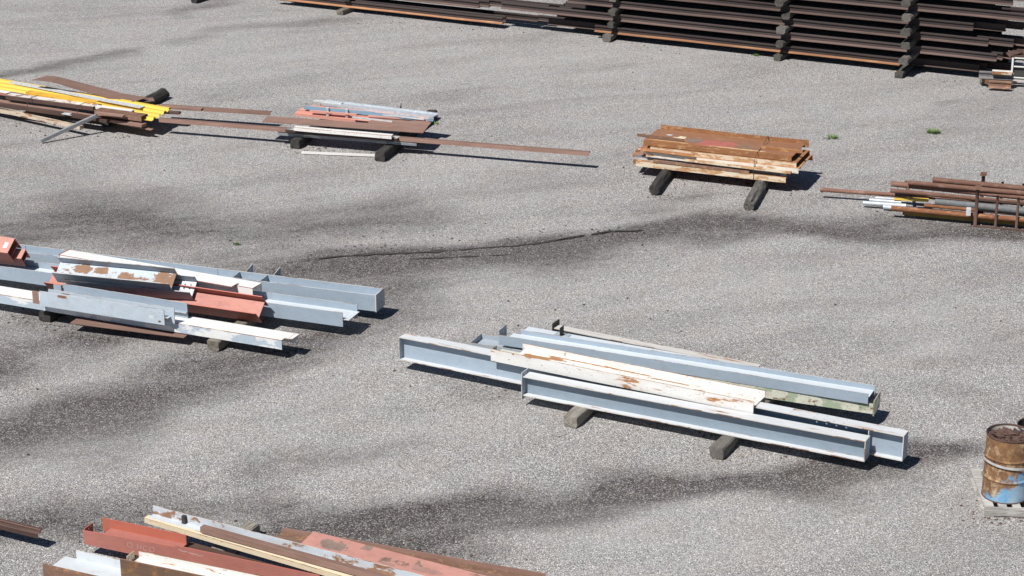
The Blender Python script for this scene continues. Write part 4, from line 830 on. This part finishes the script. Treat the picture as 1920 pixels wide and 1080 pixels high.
# ================================================================ SCRAP CORNER, far right
base = at(1893, 164, 0); kd = Vector((.97, -.24, 0)).normalized(); kp = Vector((-kd.y, kd.x, 0)); KM = frame(base, base + kd)
t = thing('white_crate', 'white steel frame crate at the right edge below the rail ends', 'crate', KM @ Matrix.Translation((0, .3, .13)))
for y in (0, .8):
    for x in (0, 1.15): box(t, 'post', x, x + .04, y, y + .04, 0, .50, white2)
    for z in (.02, .28, .48): box(t, 'rail', .051, 1.149, y + .005, y + .035, z, z + .026, white2)
for x in (0, 1.15):
    for z in (.02, .28, .48): box(t, 'side_rail', x + .005, x + .045, .051, .799, z, z + .026, white2)
box(t, 'panel', .055, 1.145, .06, .07, .06, .27, darkm); box(t, 'floor_panel', .055, 1.145, .06, .79, .0, .015, darkm)
t = thing('pallet', 'pale wooden pallet under the white crate', 'pallet', KM @ Matrix.Translation((-.08, .05, 0)))
for i in range(5): box(t, 'deck_board', 0, 1.4, .02 + .25 * i, .2 + .25 * i, .10, .125, (wpale, wpale))
for x in (0, .65, 1.3): box(t, 'stringer', x, x + .08, .03, 1.2, 0, .099, (wbrown, wbrown))
def kbar(name, label, x0, x1, y, z, parts, mats, cat, dz=0): A = KM @ Vector((x0, y, z)); B = KM @ Vector((x1, y, z + dz)); return section(name, label, cat, A, B, parts, mats)
P = at(1835, 146, .20); rail('short grey rail offcut beside the white crate', P, kd, 0, .78, (plain('rail_grey', (.17, .16, .16), .6),), None)
P = at(1853, 164, .06); rail('short rusty rail offcut on the ground beside the pale pallet', P, kd, 0, .5, brownr, None)
A = at(1846, 157, .09); section('rust_channel', 'rusty channel offcut under the grey rail offcut by the crate', 'steel channel', A, A + kd * .62, [('web', 0, .14, .09, .10), ('flange', 0, .01, 0, .09), ('flange', .13, .14, 0, .09)], brownr)
A = at(1860, 139, .34); section('cream_board', 'cream board on the offcuts beside the white crate', 'board', A, A + kd * .44, [('face', 0, .16, 0, .07)], white)
kbar('timber_block', 'brown block supporting the offcuts by the crate', -.68, -.56, .1, .0, [('face', 0, .6, 0, .145)], (wbrown, wbrown), 'timber')
for i, (x, y, z, a, b_, s, lab) in enumerate([(.1, .25, .64, .5, .3, .22, 'dark rusty curved scrap plate on the white crate'), (.35, .4, .68, -.4, .8, .26, 'twisted dark scrap plate in the middle of the crate load'), (.6, .3, .66, .3, -.5, .24, 'upright dark scrap plate at the right edge of the crate load'), (.22, .55, .7, 1.0, .2, .2, 'dark scrap piece at the back of the crate load')]):
    V = []; Fc = []
    for j in range(7):
        u = (j - 3) / 3; V += [(u * s, -.09 + .02 * math.sin(j * 2 + i), .10 * (1 - u * u)), (u * s, .09 + .03 * math.cos(j + i), .10 * (1 - u * u))]
    Fc = [(2 * j, 2 * j + 2, 2 * j + 3, 2 * j + 1) for j in range(6)]
    o = link('scrap_plate', V, Fc, darkbrown[0]); sm = o.modifiers.new('thick', 'SOLIDIFY'); sm.thickness = .014
    o.matrix_world = KM @ Matrix.Translation((x, y + .3, z + .0)) @ Matrix.Rotation(a, 4, 'Z') @ Matrix.Rotation(b_, 4, 'X'); tag(o, lab, 'scrap')
kbar('scrap_tray', 'flat dark tray holding the scrap on the white crate', .0, 1.1, .32, .645, [('face', 0, .75, 0, .02)], darkbrown, 'tray')

# ================================================================ LOOSE CHIPS AND RUST FLAKES
def debris(name, label, cat, spots, n, mat, lo, hi, seed):
    q = random.Random(seed); V = []; Fc = []
    for i in range(n):
        (x0, y0), (x1, y1), rad = q.choice(spots); f = q.random(); c = at(x0 + (x1 - x0) * f, y0 + (y1 - y0) * f) + Vector((q.gauss(0, rad), q.gauss(0, rad), 0)); s_ = q.uniform(lo, hi); a = q.uniform(0, 6.28); o_ = len(V)
        for k in range(5): V.append((c.x + s_ * q.uniform(.6, 1.2) * math.cos(a + k * 1.257), c.y + s_ * q.uniform(.5, 1.1) * math.sin(a + k * 1.257), .0))
        V.append((c.x, c.y, .004 + s_ * q.uniform(.3, .7)))
        for k in range(5): Fc.append((o_ + k, o_ + (k + 1) % 5, o_ + 5))
    tag(link(name, V, Fc, mat), label, cat, kind='stuff')
PILES = [((760, 700), (1690, 880), .25), ((0, 590), (560, 665), .25), ((1200, 330), (1500, 355), .3), ((530, 275), (800, 290), .3), ((0, 230), (290, 255), .4), ((1660, 400), (1900, 430), .3), ((1100, 75), (1860, 165), .5), ((640, 30), (950, 55), .4), ((200, 1000), (900, 1060), .3), ((1840, 960), (1910, 970), .2)]
debris('rust_flakes', 'brown rust flakes scattered on the paving round the piles', 'rust flakes', PILES, 700, darkbrown[0], .008, .032, 3)
debris('loose_stones', 'loose pale stones scattered on the paving', 'stones', PILES + [((0, 300), (1900, 300), 4), ((0, 700), (1900, 700), 3)], 500, plain('loose_stone', (.42, .41, .40), .9), .008, .022, 4)
debris('wood_splinters', 'pale wood splinters lying about the timbers', 'splinters', [((1040, 800), (1120, 800), .15), ((1320, 860), (1400, 860), .15), ((380, 655), (440, 665), .15), ((70, 605), (110, 610), .15), ((1210, 366), (1260, 366), .15), ((1390, 395), (1440, 395), .15), ((540, 280), (600, 280), .15), ((1670, 147), (1740, 150), .3), ((1440, 115), (1500, 118), .3)], 160, wgrey, .012, .04, 9)
debris('tar_crumbs', 'dark crumbs of paving scattered on the ground', 'crumbs', [((0, 200), (1900, 200), 4), ((0, 600), (1900, 600), 4), ((600, 470), (1200, 440), .4)], 260, plain('tar_crumb', (.05, .047, .045), .9), .01, .03, 5)
# ================================================================ WEEDS
grass = plain('weed_green', (.12, .21, .05), .6)
def weed(label, px, py, rad, h, nb, seed):
    q = random.Random(seed); V = []; Fc = []
    for i in range(nb):
        a = q.uniform(0, 6.28); rr = rad * math.sqrt(q.random()); c = Vector((rr * math.cos(a), rr * math.sin(a) * .8, 0)); d = Vector((math.cos(a) + q.uniform(-.6, .6), math.sin(a) + q.uniform(-.6, .6), 0)) * rad * .5
        s = Vector((-d.y, d.x, 0)).normalized() * q.uniform(.006, .012); hh = h * q.uniform(.4, 1); o_ = len(V)
        V += [c - s, c + s, c + d * .5 + s * .8 + Vector((0, 0, hh * .7)), c + d * .5 - s * .8 + Vector((0, 0, hh * .7)), c + d + Vector((0, 0, hh))]
        Fc += [(o_, o_ + 1, o_ + 2, o_ + 3), (o_ + 3, o_ + 2, o_ + 4)]
    o = link('weed_tuft', V, Fc, grass); o.location = at(px, py); tag(o, label, 'weed', 'weeds in the paving')
weed('sparse green weed right of the orange bundle', 1559, 259, .13, .08, 60, 1)
weed('dense bright weed nearest the right edge, below the rail stack', 1750, 249, .12, .08, 130, 2)
weed('tiny weed left of centre above the left stack', 444, 458, .06, .05, 30, 3)
weed('tiny weed at the foot of the tall rail stack left of its middle spacer column', 1417, 105, .06, .06, 25, 4)
weed('tiny weed by the right end of the salmon pile', 815, 233, .07, .06, 30, 5)
for o in bpy.data.objects:
    if '_s' in o: del o['_s']
